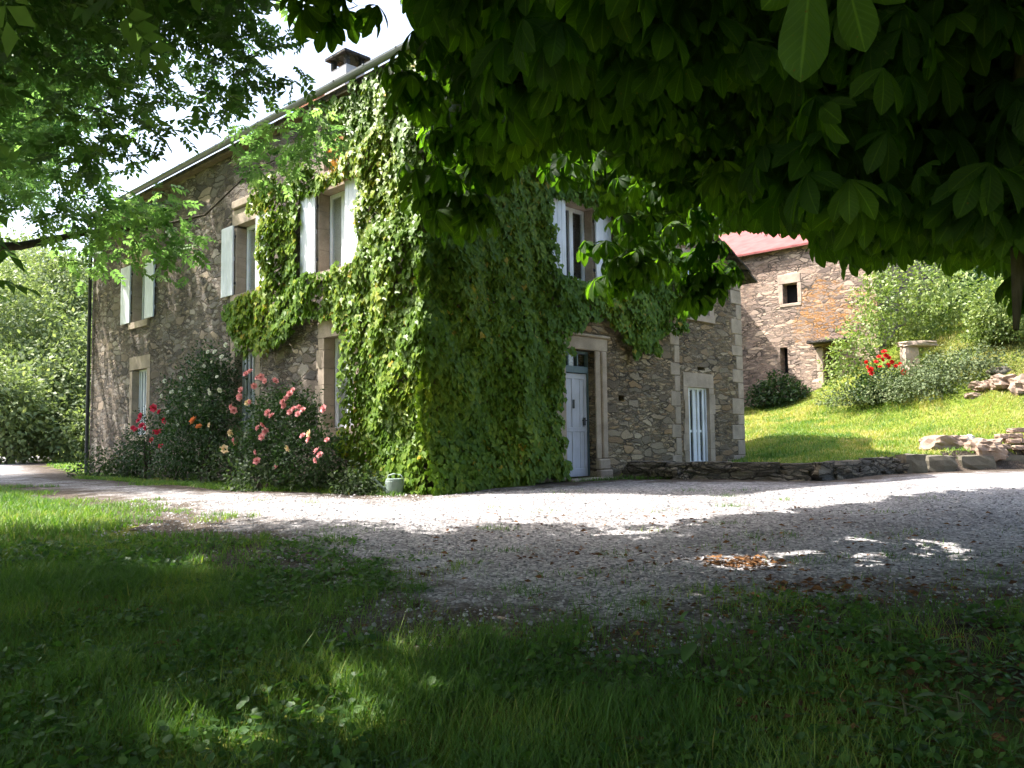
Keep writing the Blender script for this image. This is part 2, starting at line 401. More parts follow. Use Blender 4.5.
# ------------------------------------------------------------------ terrain
def sst(x): x = np.clip(x, 0, 1); return x * x * (3 - 2 * x)
WX = np.array([1.9, 2.3, 3.2, 5.6, 8.3, 11.4, 16, 30]); WY = np.array([40, 16.9, 15.9, 15.5, 17.8, 18.5, 19.5, 22.])
def terrain(x, y):
    x = np.asarray(x, float); y = np.asarray(y, float)
    z = .82 - .06 * 1.2 * np.logaddexp(0, (13.67 - y) / 1.2)
    z = np.maximum(z, -3)
    yw = np.interp(x, WX, WY, left=1e4)
    st = sst((y - yw) / .25)
    coef = (.105 + .014 * np.clip(x - 8.5, 0, 10)) * sst((x - 5.2) / 2.3)
    bank = 2.1 * sst((x - 9.6) / 5) * sst((y - 18.3) / 6)
    z = z + st * (.2 + coef * np.clip(y - 16.5, 0, 24) + bank)
    return z + .03 * np.sin(x * 1.3 + .4) * np.sin(y * 1.1) * (1 - np.exp(-((x) ** 2 + (y - 4) ** 2) / 4)) * .6

GRAVEL_POLY = [(-60, 92), (-37, 68), (-19.7, 35), (-10.7, 20.6), (-5.2, 15.2), (-1.9, 13.75), (2.2, 17.0), (3.2, 16.0), (5.6, 15.6), (8.3, 17.9), (11.4, 18.6), (20, 20.5),
               (20, 11), (14, 8.6), (8, 7.0), (3.9, 5.9), (2.7, 5.7), (1.54, 4.9), (.54, 4.6), (-.43, 5.2), (-1.4, 5.9), (-2.7, 7.9), (-4.2, 9.9), (-5.5, 11.7), (-10, 16), (-18, 22), (-30, 34), (-60, 66)]
def poly_dist(x, y, poly):
    """signed distance, positive inside"""
    d = np.full(np.shape(x), 1e9)
    for i in range(len(poly)):
        ax, ay = poly[i - 1]; bx, by = poly[i]
        dx, dy = bx - ax, by - ay
        t = np.clip(((x - ax) * dx + (y - ay) * dy) / (dx * dx + dy * dy), 0, 1)
        d = np.minimum(d, np.hypot(x - ax - t * dx, y - ay - t * dy))
    return np.where(inpoly(x, y, poly), d, -d)

def vnoise(x, y, seed=0):
    def h(i, j):
        n = (i * 374761393 + j * 668265263 + seed * 1442695) & 0x7fffffff
        n = (n ^ (n >> 13)) * 1274126177 & 0x7fffffff
        return ((n ^ (n >> 16)) & 0xffff) / 65535.0
    xi = np.floor(x).astype(np.int64); yi = np.floor(y).astype(np.int64); fx = sst(x - xi); fy = sst(y - yi)
    return (h(xi, yi) * (1 - fx) + h(xi + 1, yi) * fx) * (1 - fy) + (h(xi, yi + 1) * (1 - fx) + h(xi + 1, yi + 1) * fx) * fy

def grid_obj(name, xs, ys, mat, dz, cellmask=None, attr=None):
    X, Y = np.meshgrid(xs, ys); Z = terrain(X, Y) + dz
    nx, ny = len(xs), len(ys)
    idx = np.arange(nx * ny).reshape(ny, nx)
    Q = np.stack([idx[:-1, :-1], idx[:-1, 1:], idx[1:, 1:], idx[1:, :-1]], -1).reshape(-1, 4)
    if cellmask is not None:
        cx = (X[:-1, :-1] + X[1:, 1:]) / 2; cy = (Y[:-1, :-1] + Y[1:, 1:]) / 2
        Q = Q[cellmask(cx.ravel(), cy.ravel())]
    V = np.stack([X, Y, Z], -1).reshape(-1, 3)
    o = np_mesh(name, V, Q, mat, smooth=True)
    if attr:
        a = o.data.attributes.new(attr[0], 'FLOAT', 'POINT'); a.data.foreach_set('value', attr[1](V[:, 0], V[:, 1]).astype(np.float32))
    if cellmask is not None:
        bm = bmesh.new(); bm.from_mesh(o.data)
        bmesh.ops.delete(bm, geom=[v for v in bm.verts if not v.link_faces], context='VERTS'); bm.to_mesh(o.data); bm.free()
    return o
far = np.array([40, 55, 75, 100, 150, 250, 400, 700.])
xs = np.concatenate([-far[::-1], np.arange(-36, -8, 1.0), np.arange(-8, 17, .2), np.arange(17, 37, 1.), far])
ys = np.concatenate([-far[::-1], np.arange(-36, 0, 2.0), np.arange(0, 38, .2), np.arange(38, 40, 1), far[1:] - 10])
ys = np.unique(ys)
def bare_attr(x, y):
    d = (x - 2.5) * .5 - (y - 5.0) * .1
    return sst((x - .8) / 2.5) * sst((11 - y) / 4) * .8 * (y > -2) + .42 * sst((x - 10.5) / 3) * (y > 17.5) * (y < 27)
lawn = tag(grid_obj('lawn', xs, ys, M_GROUND, 0, None, ('bare', bare_attr)), 'green lawn and grassy ground around the stone house', 'ground', kind='structure')
gx = np.concatenate([np.arange(-60, -8, 1.0), np.arange(-8, 17, .2), np.arange(17, 22, 1.)]); gy = np.concatenate([np.arange(2, 24, .2), np.arange(24, 95, 1.)])
gravel = tag(grid_obj('gravel_drive', gx, gy, M_GRAVEL, .014, lambda x, y: poly_dist(x, y, GRAVEL_POLY) > -.15,
    ('edge', lambda x, y: np.clip(poly_dist(x, y, GRAVEL_POLY) / 2.4, 0, 1))), 'pale gravel drive and yard in front of the house', 'drive', kind='structure')

# ------------------------------------------------------------------ house
HO = np.array([-1.4393, 13.76, .82]); HR = R(45.9)
er = np.array([math.cos(HR), math.sin(HR), 0]); el_ = np.array([-math.sin(HR), math.cos(HR), 0])
def h2w(x, y, z=0): return HO + x * er + y * el_ + np.array([0, 0, z])
house = empty('farmhouse', HO, HR, label='two storey rubble stone farmhouse with white shutters, its corner covered in creeper', cat='house')

def facade(bm, umin, umax, zmin, ztop, holes, place, inward, depth):
    """wall sheet with rectangular openings; place(u,z,d)->xyz where d is depth into the wall; ztop may be a function of u"""
    us = sorted({umin, umax, *[h[0] for h in holes], *[h[1] for h in holes]}); zs = sorted({zmin, ztop, *[h[2] for h in holes], *[h[3] for h in holes]})
    cache = {}
    def vt(u, z, d=0.0):
        k = (round(u, 4), round(z, 4), round(d, 4))
        if k not in cache: cache[k] = bm.verts.new(place(u, z, d))
        return cache[k]
    for a, b in zip(us, us[1:]):
        for c, d in zip(zs, zs[1:]):
            um, zm = (a + b) / 2, (c + d) / 2
            if any(h[0] < um < h[1] and h[2] < zm < h[3] for h in holes): continue
            bm.faces.new((vt(a, c), vt(b, c), vt(b, d), vt(a, d)))
    for h in holes:
        dd = h[4] if len(h) > 4 else depth
        for (p, q) in (((h[0], h[2]), (h[0], h[3])), ((h[1], h[2]), (h[1], h[3])), ((h[0], h[2]), (h[1], h[2])), ((h[0], h[3]), (h[1], h[3]))):
            bm.faces.new((vt(*p), vt(*q), vt(*q, dd), vt(*p, dd)))
        bm.faces.new((vt(h[0], h[2], dd), vt(h[1], h[2], dd), vt(h[1], h[3], dd), vt(h[0], h[3], dd)))

ZE = 7.44          # eave
LW, RW = 15.2, 7.65
L_OPEN = [(2.22, 3.17, 4.07, 5.65), (5.52, 6.47, 4.07, 5.65), (11.27, 12.2, 4.07, 5.65), (2.02, 2.98, 1.06, 2.8), (5.6, 6.5, 1.06, 2.8), (11.2, 12.15, 1.06, 2.8), (2.5, 3.0, 6.0, 6.5)]
R_OPEN = [(3.55, 4.5, 0.03, 2.6), (3.6, 4.5, 4.0, 5.55), (5.3, 5.5, 1.6, 1.72)]
LEAN_OPEN = [(8.1, 9.06, 3.77, 4.95), (8.0, 8.94, .16, 2.0), (8.45, 8.8, 2.42, 2.5, .25)]
bm = bmesh.new()
facade(bm, 0, LW, -.4, ZE, L_OPEN, lambda u, z, d: (d, u, z), 1, .3)

# gable triangle, back walls
RIDGE = 10.12
v = [bm.verts.new(p) for p in ((0, LW, -.4), (RW, LW, -.4), (RW, LW, ZE), (RW / 2, LW, RIDGE), (0, LW, ZE))]; bm.faces.new(v)
v = [bm.verts.new(p) for p in ((RW, 0, -.4), (RW, LW, -.4), (RW, LW, ZE), (RW, 0, ZE))]; bm.faces.new(v)
bm_obj('wall', bm, M_WALL, house)
bm = bmesh.new(); facade(bm, 0, RW, -.4, ZE, R_OPEN, lambda u, z, d: (u, d, z), 1, .26)
v = [bm.verts.new(p) for p in ((0, 0, ZE), (RW, 0, ZE), (RW / 2, 0, RIDGE))]; bm.faces.new(v)
bm_obj('gable_wall', bm, M_WALLW, house)
bm = bmesh.new(); LE = 10.62; LZ = 4.98; LD = 6.5; LT = 6.45
facade(bm, RW + .002, LE, -.4, LZ, LEAN_OPEN, lambda u, z, d: (u, d + .004, z), 1, .2)
v = [bm.verts.new(p) for p in ((RW + .002, .004, LZ), (LE, .004, LZ), (RW + .002, .004, LT))]; bm.faces.new(v)
v = [bm.verts.new(p) for p in ((LE, .004, -.4), (LE, LD, -.4), (LE, LD, LZ), (LE, .004, LZ))]; bm.faces.new(v)
v = [bm.verts.new(p) for p in ((RW, LD, -.4), (LE, LD, -.4), (LE, LD, LZ), (RW, LD, LT))]; bm.faces.new(v)
o = bm_obj('lean_to_wall', bm, M_WALLW, house)
# quoins
bm = bmesh.new(); z = .0; i = 0
while z < LZ - .1:
    h = random.uniform(.26, .42); ww = (.55, .3)[i % 2] + random.uniform(-.06, .06)
    box(bm, LE - ww, LE + .012, -.01, (.3, .55)[i % 2], z, min(z + h - .012, LZ), .012); z += h; i += 1
bm_obj('quoin', bm, M_CUT, house); bm = bmesh.new()
z = 0.0; i = 0
while z < 6.2:
    h = random.uniform(.26, .42); ww = (.36, .2)[i % 2]
    box(bm, RW - ww, RW + .02, -.012, .1, z, z + h - .012, .012); z += h; i += 1
bm_obj('quoin', bm, M_CUT, house)
# roofs
def slab(bm, x0, z0, x1, z1, y0, y1, th):
    prism(bm, [(x0, y) for y in ()] or [(x0, z0), (x1, z1), (x1, z1 + th), (x0, z0 + th)], 1, y0, y1)
bm = bmesh.new(); sl_ = (RIDGE - ZE) / (RW / 2)
for s in (0, 1):
    xa, xb = (-.18, RW / 2) if s == 0 else (RW / 2, RW + .2)
    za = ZE + sl_ * (xa if s == 0 else RW - xa); zb = ZE + sl_ * (RW / 2 - abs(xb - RW / 2))
    b2 = bmesh.new(); prism(b2, [(xa, za + .03), (xb, zb + .03), (xb, zb + .11), (xa, za + .11)], 1, -.12, LW + .15)
    me = bpy.data.meshes.new('t'); b2.to_mesh(me); b2.free(); bm.from_mesh(me)
roof = bm_obj('roof', bm, M_SLATE, house)
bm = bmesh.new(); sl2 = (LT - LZ) / (LE - RW)
nst = 9
for i in range(nst):                                   # layered courses of stone slates, end edges ragged
    x1 = LE + .42 - i * (LE + .42 - RW) / nst; x0 = x1 - (LE + .42 - RW) / nst - .14
    z1 = LT - sl2 * (x1 - RW); z0 = LT - sl2 * (x0 - RW)
    for k in range(10):
        ya = -.2 + k * .7 + random.uniform(-.06, .05) * (k > 0) - random.uniform(0, .12) * (k == 0); yb = -.2 + (k + 1) * .7
        dz = random.uniform(0, .025) + i * .001 + k * .0007
        b2 = bmesh.new(); prism(b2, [(x0, z0 + .02 + dz), (x1 + random.uniform(-.03, .03), z1 + .045 + dz), (x1, z1 + .085 + dz), (x0, z0 + .06 + dz)], 1, ya, yb - .008)
        me = bpy.data.meshes.new('t'); b2.to_mesh(me); b2.free(); bm.from_mesh(me)
bm_obj('lean_to_roof', bm, M_SLATE, house)
# gutter: half round open channel along the eave + fascia
bm = bmesh.new()
prof = [(-.27 + .085 * math.cos(a), ZE + .06 + .085 * math.sin(a)) for a in np.linspace(math.pi, 2 * math.pi, 9)]
prof += [(-.27 + .078 * math.cos(a), ZE + .063 + .078 * math.sin(a)) for a in np.linspace(2 * math.pi, math.pi, 9)]
prism(bm, prof, 1, -.15, LW + .1)
for k in range(17): box(bm, -.37, -.16, .3 + k * .93, .33 + k * .93, ZE + .04, ZE + .062)
bm_obj('gutter', bm, M_ZINC, house)
bm = bmesh.new(); box(bm, -.16, -.002, 0, LW, ZE - .13, ZE + .01); bm_obj('fascia', bm, M_WOOD, house)
# corner downpipe at the far end
V, Q = tubes([([(-.27, LW - .1, ZE), (-.1, LW - .05, ZE - .35), (-.09, LW - .05, .0)], [.05, .05, .05])], 10)
np_mesh('downpipe', V, Q, M_PIPE, house, smooth=True)
# chimney
bm = bmesh.new(); cx, cy = RW / 2, 7.75
box(bm, cx - .3, cx + .3, cy - .36, cy + .36, RIDGE - .5, RIDGE + .72, .01)
box(bm, cx - .42, cx + .42, cy - .48, cy + .48, RIDGE - .5, RIDGE + .12, .01)
ch = bm_obj('chimney', bm, M_CHIM, roof)
bm = bmesh.new()
for sx in (-1, 1):
    for sy in (-1, 1): box(bm, cx + sx * .24 - .06, cx + sx * .24 + .06, cy + sy * .3 - .06, cy + sy * .3 + .06, RIDGE + .722, RIDGE + .98)
box(bm, cx - .42, cx + .42, cy - .47, cy + .47, RIDGE + .982, RIDGE + 1.07, .01)
bm_obj('chimney_cap', bm, M_SLATE, roof)
bm = bmesh.new(); box(bm, cx - .62, cx + .62, cy + .55, cy + 1.7, RIDGE - .2, RIDGE + .22, .05); bm_obj('ridge_tile', bm, M_TERRA, roof)

def wp(side, u, z, d):   # wall coords -> house local
    return (d, u, z) if side == 'L' else (u, d, z)
def wbox(bm, side, u0, u1, z0, z1, d0, d1, bev=0):
    if side == 'L': box(bm, d0, d1, u0, u1, z0, z1, bev)
    else: box(bm, u0, u1, d0, d1, z0, z1, bev)

def window(side, u0, u1, z0, z1, dep, shutters=None, bars=0, surround=True, name='window', curtain=False, sash=True, net=False):
    """window frame is the part; glass, lintel, sill, shutters are its sub-parts"""
    bm = bmesh.new(); a, b = dep - .07, dep - .01; t = .075
    g = .004
    wbox(bm, side, u0 + g, u0 + t, z0 + g, z1 - g, a, b, .006); wbox(bm, side, u1 - t, u1 - g, z0 + g, z1 - g, a, b, .006)
    wbox(bm, side, u0 + t, u1 - t, z1 - t, z1 - g, a, b); wbox(bm, side, u0 + t, u1 - t, z0 + g, z0 + t + .02, a, b)
    um = (u0 + u1) / 2
    if sash:
        wbox(bm, side, um - .055, um + .055, z0 + t + .02, z1 - t, a - .01, b - .003)
        for q in (1 / 3., 2 / 3.) if not bars and (u1 - u0) > .6 and False else (): wbox(bm, side, u0 + t, u1 - t, z0 + (z1 - z0) * q - .015, z0 + (z1 - z0) * q + .015, a + .01, b - .01)
    fr = bm_obj(name, bm, M_WHITE, house)
    bm = bmesh.new(); wbox(bm, side, u0 + .03, u1 - .03, z0 + .03, z1 - .03, dep - .035, dep - .025); bm_obj('pane', bm, M_GLASS, fr)
    bm = bmesh.new(); wbox(bm, side, u0 + .04, u1 - .04, z0 + .04, z1 - .04, dep - .016, dep - .006); bm_obj('interior', bm, M_NET if net else M_DARK, fr)  # flat sheet behind the glass; the dark one paints an unlit room
    if curtain:
        bm = bmesh.new(); wbox(bm, side, u0 + t, u0 + t + .16, z0 + .1, z1 - .1, dep - .055, dep - .04); bm_obj('curtain', bm, M_CURTAIN, fr)
    if surround:
        bm = bmesh.new(); pr = -.014
        wbox(bm, side, u0 - .2, u1 + .2, z1 - .003, z1 + .34, pr, dep - .075, .003); bm_obj('lintel', bm, M_CUT, fr)
        bm = bmesh.new(); wbox(bm, side, u0 - .16, u1 + .16, z0 - .17, z0 + .003, pr - .05, dep - .075, .003); bm_obj('sill', bm, M_CUT, fr)
        for (ua, ub, s) in ((u0 - .2, u0 + .003, -1), (u1 - .003, u1 + .2, 1)):
            bm = bmesh.new(); z = z0 + .004; i = 0
            while z < z1 - .05:
                h = min(random.uniform(.3, .5), z1 - .004 - z); e = random.uniform(-.05, .12) * (i % 2)
                wbox(bm, side, ua - (e if s < 0 else 0), ub + (e if s > 0 else 0), z, z + h - .006, pr + .001, dep - .076, .003); z += h; i += 1
            bm_obj('jamb', bm, M_CUT, fr)
    for (ua, ub) in shutters or ():
        bm = bmesh.new(); d0, d1 = -.09, -.05
        n = 4; pw = (ub - ua) / n
        for k in range(n): wbox(bm, side, ua + k * pw + .002, ua + (k + 1) * pw - .002, z0 + .01, z1 - .005, d0, d1, .004)
        for zz in (z0 + .22, (z0 + z1) / 2, z1 - .3): wbox(bm, side, ua + .02, ub - .02, zz, zz + .09, d1 + .001, d1 + .022)
        sh = bm_obj('shutter', bm, M_WHITE, fr)
        inner = ub if abs(ub - u0) < .1 else ua
        for zz in (z0 + .25, z1 - .27):
            bm = bmesh.new(); wbox(bm, side, inner - .02, inner + .02, zz, zz + .05, -.05, .02); bm_obj('hinge', bm, M_PIPE, fr)
    if bars:
        bm = bmesh.new(); wdt = (u1 - u0 - .1)
        for k in range(bars):
            uc = u0 + .05 + wdt * (k + .5) / bars; hw = wdt / bars * .2
            wbox(bm, side, uc - hw, uc + hw, z0 + .06, z1 - .05, dep - .12, dep - .085, .004)
        wbox(bm, side, u0 + .05, u1 - .05, z1 - .05, z1 - .004, dep - .125, dep - .08); wbox(bm, side, u0 + .05, u1 - .05, z0 + .004, z0 + .06, dep - .125, dep - .08)
        zc = z0 + (z1 - z0) * .42
        wbox(bm, side, u0 + .05, u1 - .05, zc, zc + .06, dep - .084, dep - .075)
        wbox(bm, side, u0 + .004, u0 + .05, z0 + .004, z1 - .004, dep - .125, dep - .08); wbox(bm, side, u1 - .05, u1 - .004, z0 + .004, z1 - .004, dep - .125, dep - .08)
        bm_obj('slatted_shutter', bm, M_WHITE, fr)
    return fr
window('L', *L_OPEN[0], .3, [(3.2, 3.72), (1.67, 2.19)], net=True)
window('L', *L_OPEN[1], .3, [(6.5, 7.03), (4.97, 5.49)], net=True)
window('L', *L_OPEN[2], .3, [(12.23, 12.84), (10.7, 11.24)])
window('L', *L_OPEN[3], .3, net=True)
window('L', *L_OPEN[4], .3, None, 5)
window('L', *L_OPEN[5], .3, None, 5)
window('L', *L_OPEN[6], .3, sash=False)
window('R', *R_OPEN[1], .26, [(3.06, 3.57), (4.53, 5.05)], curtain=True)
window('R', *LEAN_OPEN[0], .2)
window('R', *LEAN_OPEN[1], .2, None, 4)
# extra drip ledge above the middle upper window
bm = bmesh.new(); box(bm, -.07, .1, 5.3, 6.62, 6.02, 6.2, .02); bm_obj('ledge', bm, M_CUT, house)

# door
dz0, dz1, dd = .03, 2.6, .26
bm = bmesh.new(); u0, u1 = 3.55, 4.5
for k in range(4):
    a = u0 + .05 + k * (.85 / 4)
    box(bm, a + .003, a + .85 / 4 - .003, dd - .07, dd - .03, .05, 2.13, .005)
for zz in (.05, .95, 2.02): box(bm, u0 + .05, u1 - .05, dd - .085, dd - .071, zz, zz + (.16, .09, .11)[(.05, .95, 2.02).index(zz)], .006)
for sx in (u0 + .05, u1 - .14, (u0 + u1) / 2 - .05): box(bm, sx, sx + .09, dd - .083, dd - .071, .2, 2.03, .006)
door = bm_obj('door', bm, M_DOOR, house)
bm = bmesh.new(); box(bm, u1 - .17, u1 - .11, dd - .1, dd - .084, 1.08, 1.24); box(bm, u1 - .22, u1 - .1, dd - .125, dd - .1, 1.17, 1.19); bm_obj('handle', bm, M_PIPE, door)
bm = bmesh.new(); box(bm, (u0 + u1) / 2 - .03, (u0 + u1) / 2 + .03, dd - .1, dd - .084, 1.42, 1.6, .01); bm_obj('knocker', bm, M_PIPE, door)
bm = bmesh.new()
box(bm, u0 + .003, u0 + .045, dd - .1, dd - .02, .05, 2.59); box(bm, u1 - .045, u1 - .003, dd - .1, dd - .02, .05, 2.59)
box(bm, u0 + .045, u1 - .045, dd - .13, dd - .02, 2.14, 2.28, .01); box(bm, u0 + .045, u1 - .045, dd - .1, dd - .02, 2.54, 2.59)
for k in (1, 2): a = u0 + .045 + .86 * k / 3; box(bm, a - .02, a + .02, dd - .09, dd - .02, 2.28, 2.54)
tf = bm_obj('door_frame', bm, M_TRANSOM, house)
bm = bmesh.new(); box(bm, u0 + .05, u1 - .05, dd - .045, dd - .035, 2.27, 2.55); bm_obj('transom_pane', bm, M_GLASS, tf)
bm = bmesh.new()
box(bm, u1 + .002, u1 + .17, -.03, .24, .4, 2.6, .012); box(bm, u1 + .172, u1 + .34, -.07, .1, .4, 2.6, .02)
box(bm, u1 + .002, u1 + .4, -.13, .2, 0, .17, .02); box(bm, u1 + .002, u1 + .37, -.1, .2, .172, .395, .03)
box(bm, u0 - .35, u0 - .002, -.05, .24, 0, 2.6, .012)
box(bm, u0 - .4, u1 + .4, -.045, .24, 2.602, 2.87, .015); box(bm, u0 - .45, u1 + .45, -.09, .1, 2.872, 2.93, .015)
bm_obj('door_surround', bm, M_CUT, house)
bm = bmesh.new(); box(bm, u0 - .2, u1 + .2, -.35, .2, -.1, .03, .02); bm_obj('doorstep', bm, M_CUT, house)

# ------------------------------------------------------------------ creeper on the corner
def vine_polys():
    L = [(-.3, 7.5), (1.4, 7.38), (2.25, 7.4), (2.9, 7.35), (2.8, 7.06), (2.4, 6.6), (2.08, 6.1), (2.5, 5.9), (3.1, 6.05), (3.9, 6.2), (5.1, 6.2), (5.5, 5.75), (5.3, 5.02), (5.3, 4.2), (6.35, 4.05), (6.8, 3.56), (6.2, 2.9),
         (5.4, 2.6), (4.45, 2.72), (3.85, 3.0), (3.25, 3.22), (2.4, 3.1), (2.15, 2.6), (2.05, 1.75), (1.95, 1.2), (1.9, .8), (1.75, .2), (1.4, -.02), (-.3, -.03)]
    Rr = [(-.3, 7.5), (7.2, 7.6), (7.3, 6.2), (6.6, 5.4), (6.9, 5.1), (7.3, 4.96), (7.8, 4.3), (7.88, 3.76), (7.0, 3.12), (6.3, 2.7), (5.71, 2.66), (5.22, 2.95), (4.8, 3.25), (4.0, 3.25), (3.65, 3.05), (3.4, 2.6), (3.28, 2.14), (3.36, 1.8), (3.2, 1.5),
          (3.25, 1.15), (3.0, .8), (3.25, .37), (3.36, 0), (-.3, -.04)]
    return L, Rr
VL, VR = vine_polys()
creeper = empty('climbing_creeper', h2w(-.1, -.1), HR, label='thick green creeper clothing the corner of the farmhouse, glossy where the sun strikes', cat='creeper')
def creeper_side(side, poly, holes, dens, cell):
    us = [p[0] for p in poly]; zs = [p[1] for p in poly]
    A = (max(us) - min(us)) * (max(zs) - min(zs)); n = int(A * dens)
    u = rng.uniform(min(us), max(us), n); z = rng.uniform(min(zs), max(zs), n)
    uj = u + .22 * (vnoise(u * 4, z * 4, 1) - .5) * 2 + rng.normal(0, .04, n); zj = z + .22 * (vnoise(u * 4, z * 4, 2) - .5) * 2
    k = inpoly(uj, zj, poly)
    for (a, b, c, d) in holes:
        k &= ~((u > a + rng.normal(0, .04, n)) & (u < b - .0 + rng.normal(0, .05, n)) & (z > c + rng.normal(0, .04, n)) & (z < d - rng.uniform(0, .1, n)))
    u, z = u[k], z[k]; n = len(u)
    thick = .05 + .34 * vnoise(u * 1.5, z * 1.2, 3) ** 1.5 + .14 * vnoise(u * 4.5, z * 4.5, 8)
    if side == 'R': thick += .25 * sst((1.3 - z) / 1.3) * sst((3.3 - u) / .6)
    d = -(thick * (1 - .45 * rng.random(n) ** 2))
    P = np.stack([d, u, z], 1) if side == 'L' else np.stack([u, d, z], 1)
    N0 = np.array([-1., 0, 0]) if side == 'L' else np.array([0, -1., 0])
    T0 = np.array([0, 1., 0]) if side == 'L' else np.array([1., 0, 0])
    N = unit(N0 + rng.normal(0, .27, (n, 3)) + np.array([0, 0, .4]))
    Yd = np.array([0, 0, -1.]) + T0 * rng.normal(0, .45, (n, 1)) + N0 * rng.uniform(.1, .6, (n, 1))
    s = rng.uniform(.06, .14, n)
    var = np.clip(.5 * rng.random(n) + .5 * vnoise(u * 1.2, z * 1.2, 5) + (rng.random(n) > .965) * .35, 0, 1)
    return scatter(*T_IVY, P, Yd, N, s, var)
holesL = [(1.58, 3.74, 4.02, 5.7), (4.98, 7.1, 4.0, 5.7), (1.98, 3.15, 1.0, 2.86)]
holesR = [(3.1, 5.02, 3.95, 5.62)]
A = creeper_side('L', VL, holesL, 640, .1); np_mesh('foliage', *A[:2], M_IVY, creeper, A[2]).location = (.1 * 0, 0, 0)
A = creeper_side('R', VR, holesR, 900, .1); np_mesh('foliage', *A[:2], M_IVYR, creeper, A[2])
creeper.location = HO
paths = []
for k in range(8):
    u = .2 + k * .2 + random.uniform(-.1, .1); side = k % 2
    pts = []
    for j in range(7):
        z = j * .9 - .1; uu = u + .15 * math.sin(j * 1.3 + k); pts.append((-.03, uu, z) if side else (uu, -.03, z))
    paths.append((pts, np.linspace(.03, .008, 7)))
V, Q = tubes(paths, 6); np_mesh('stem', V, Q, M_BARK, creeper)
# russet sprig above the near upper window
n = 90; u = rng.normal(2.32, .13, n); z = rng.normal(6.12, .24, n)
A = scatter(*T_IVY, np.stack([-rng.uniform(.08, .25, n), u, z], 1), np.array([0, 0, -1.]) + rng.normal(0, .4, (n, 3)), np.array([-1., 0, .3]) + rng.normal(0, .4, (n, 3)), rng.uniform(.07, .12, n), rng.uniform(.5, 1, n))
M_RUSSET = leaf_mat('russet_leaf', (.3, .12, .03), (.42, .2, .04), (.5, .3, .06), (1.2, 1.1, .8), .3)
np_mesh('russet_foliage', *A[:2], M_RUSSET, creeper, A[2])

# ------------------------------------------------------------------ barn
BO = np.array([12.6, 28.4, 2.75])
def b2w(x, y, z=0): return BO + x * er + y * el_ + np.array([0, 0, z])
barn = empty('stone_barn', BO, HR, label='rubble stone barn with red roof and orange lichen behind the lawn', cat='barn')
BZ = 5.85
B_OPEN = [(2.84, 3.4, 3.82, 4.56, .35), (1.4, 1.95, -.1, 2.12, .5), (3.3, 3.6, 1.25, 2.2, .4)]
bm = bmesh.new(); facade(bm, 0, 14, -.9, BZ + .1, B_OPEN, lambda u, z, d: (d, u, z + .1 * 0), 1, .4)
for q in (((0, 0), (7, 0)), ((7, 0), (7, 14)), ((7, 14), (0, 14))):
    (xa, ya), (xb, yb) = q
    bm.faces.new([bm.verts.new(p) for p in ((xa, ya, -.9), (xb, yb, -.9), (xb, yb, BZ + .1), (xa, ya, BZ + .1))])
for yy in (0, 14): bm.faces.new([bm.verts.new(p) for p in ((0, yy, BZ + .1), (7, yy, BZ + .1), (3.5, yy, BZ + 1.9))])
bm_obj('wall', bm, M_BARN, barn)
bm = bmesh.new()
prism(bm, [(-.28, BZ - .02), (3.5, BZ + 1.92), (3.5, BZ + 2.0), (-.28, BZ + .06)], 1, 1.9, 14.2)
bm_obj('roof', bm, M_REDROOF, barn)
bm = bmesh.new()
prism(bm, [(-.3, BZ + .1), (3.5, BZ + 2.02), (3.5, BZ + 2.12), (-.3, BZ + .2)], 1, -.2, 1.88)
prism(bm, [(7.3, BZ + .0), (3.502, BZ + 1.94), (3.502, BZ + 2.02), (7.3, BZ + .08)], 1, -.2, 14.2)
bm_obj('tile_roof', bm, M_TERRA, barn)
bm = bmesh.new(); wbox(bm, 'L', 2.7, 3.6, 4.565, 4.92, -.02, .3, .015); bm2 = bm
wbox(bm, 'L', 3.402, 3.58, 3.82, 4.56, -.015, .3, .015); wbox(bm, 'L', 2.68, 2.838, 3.82, 4.56, -.015, .3, .015); wbox(bm, 'L', 2.7, 3.55, 3.7, 3.816, -.02, .3, .015)
bm_obj('window_surround', bm, M_CUTB, barn)
bm = bmesh.new(); wbox(bm, 'L', 2.845, 3.395, 3.825, 4.555, .33, .345); bm_obj('window', bm, M_DARK, barn)  # black sheet, darkness of the inside put into its colour
bm = bmesh.new(); wbox(bm, 'L', 3.305, 3.595, 1.255, 2.195, .37, .39); bm_obj('slit_window', bm, M_DARK, barn)  # black sheet filling the slit, unlit inside painted on
bm = bmesh.new()
for k in range(4): wbox(bm, 'L', 1.41 + k * .133, 1.41 + (k + 1) * .133 - .008, -.05, 2.1, .42, .46)
bm_obj('door', bm, M_WOOD, barn)
bm = bmesh.new(); wbox(bm, 'L', .95, 2.35, 2.2, 2.3, -.5, .1, .02); bm_obj('slate_ledge', bm, M_SLATE, barn)
bm = bmesh.new()
for k, (a, h) in enumerate(((0, .7), (.7, .62), (1.32, .86))): wbox(bm, 'L', 1.96, 2.2 - .04 * (k == 1), a - .1, a + h - .12, -.03, .35, .02)
bm_obj('door_jamb', bm, M_CUTB, barn)

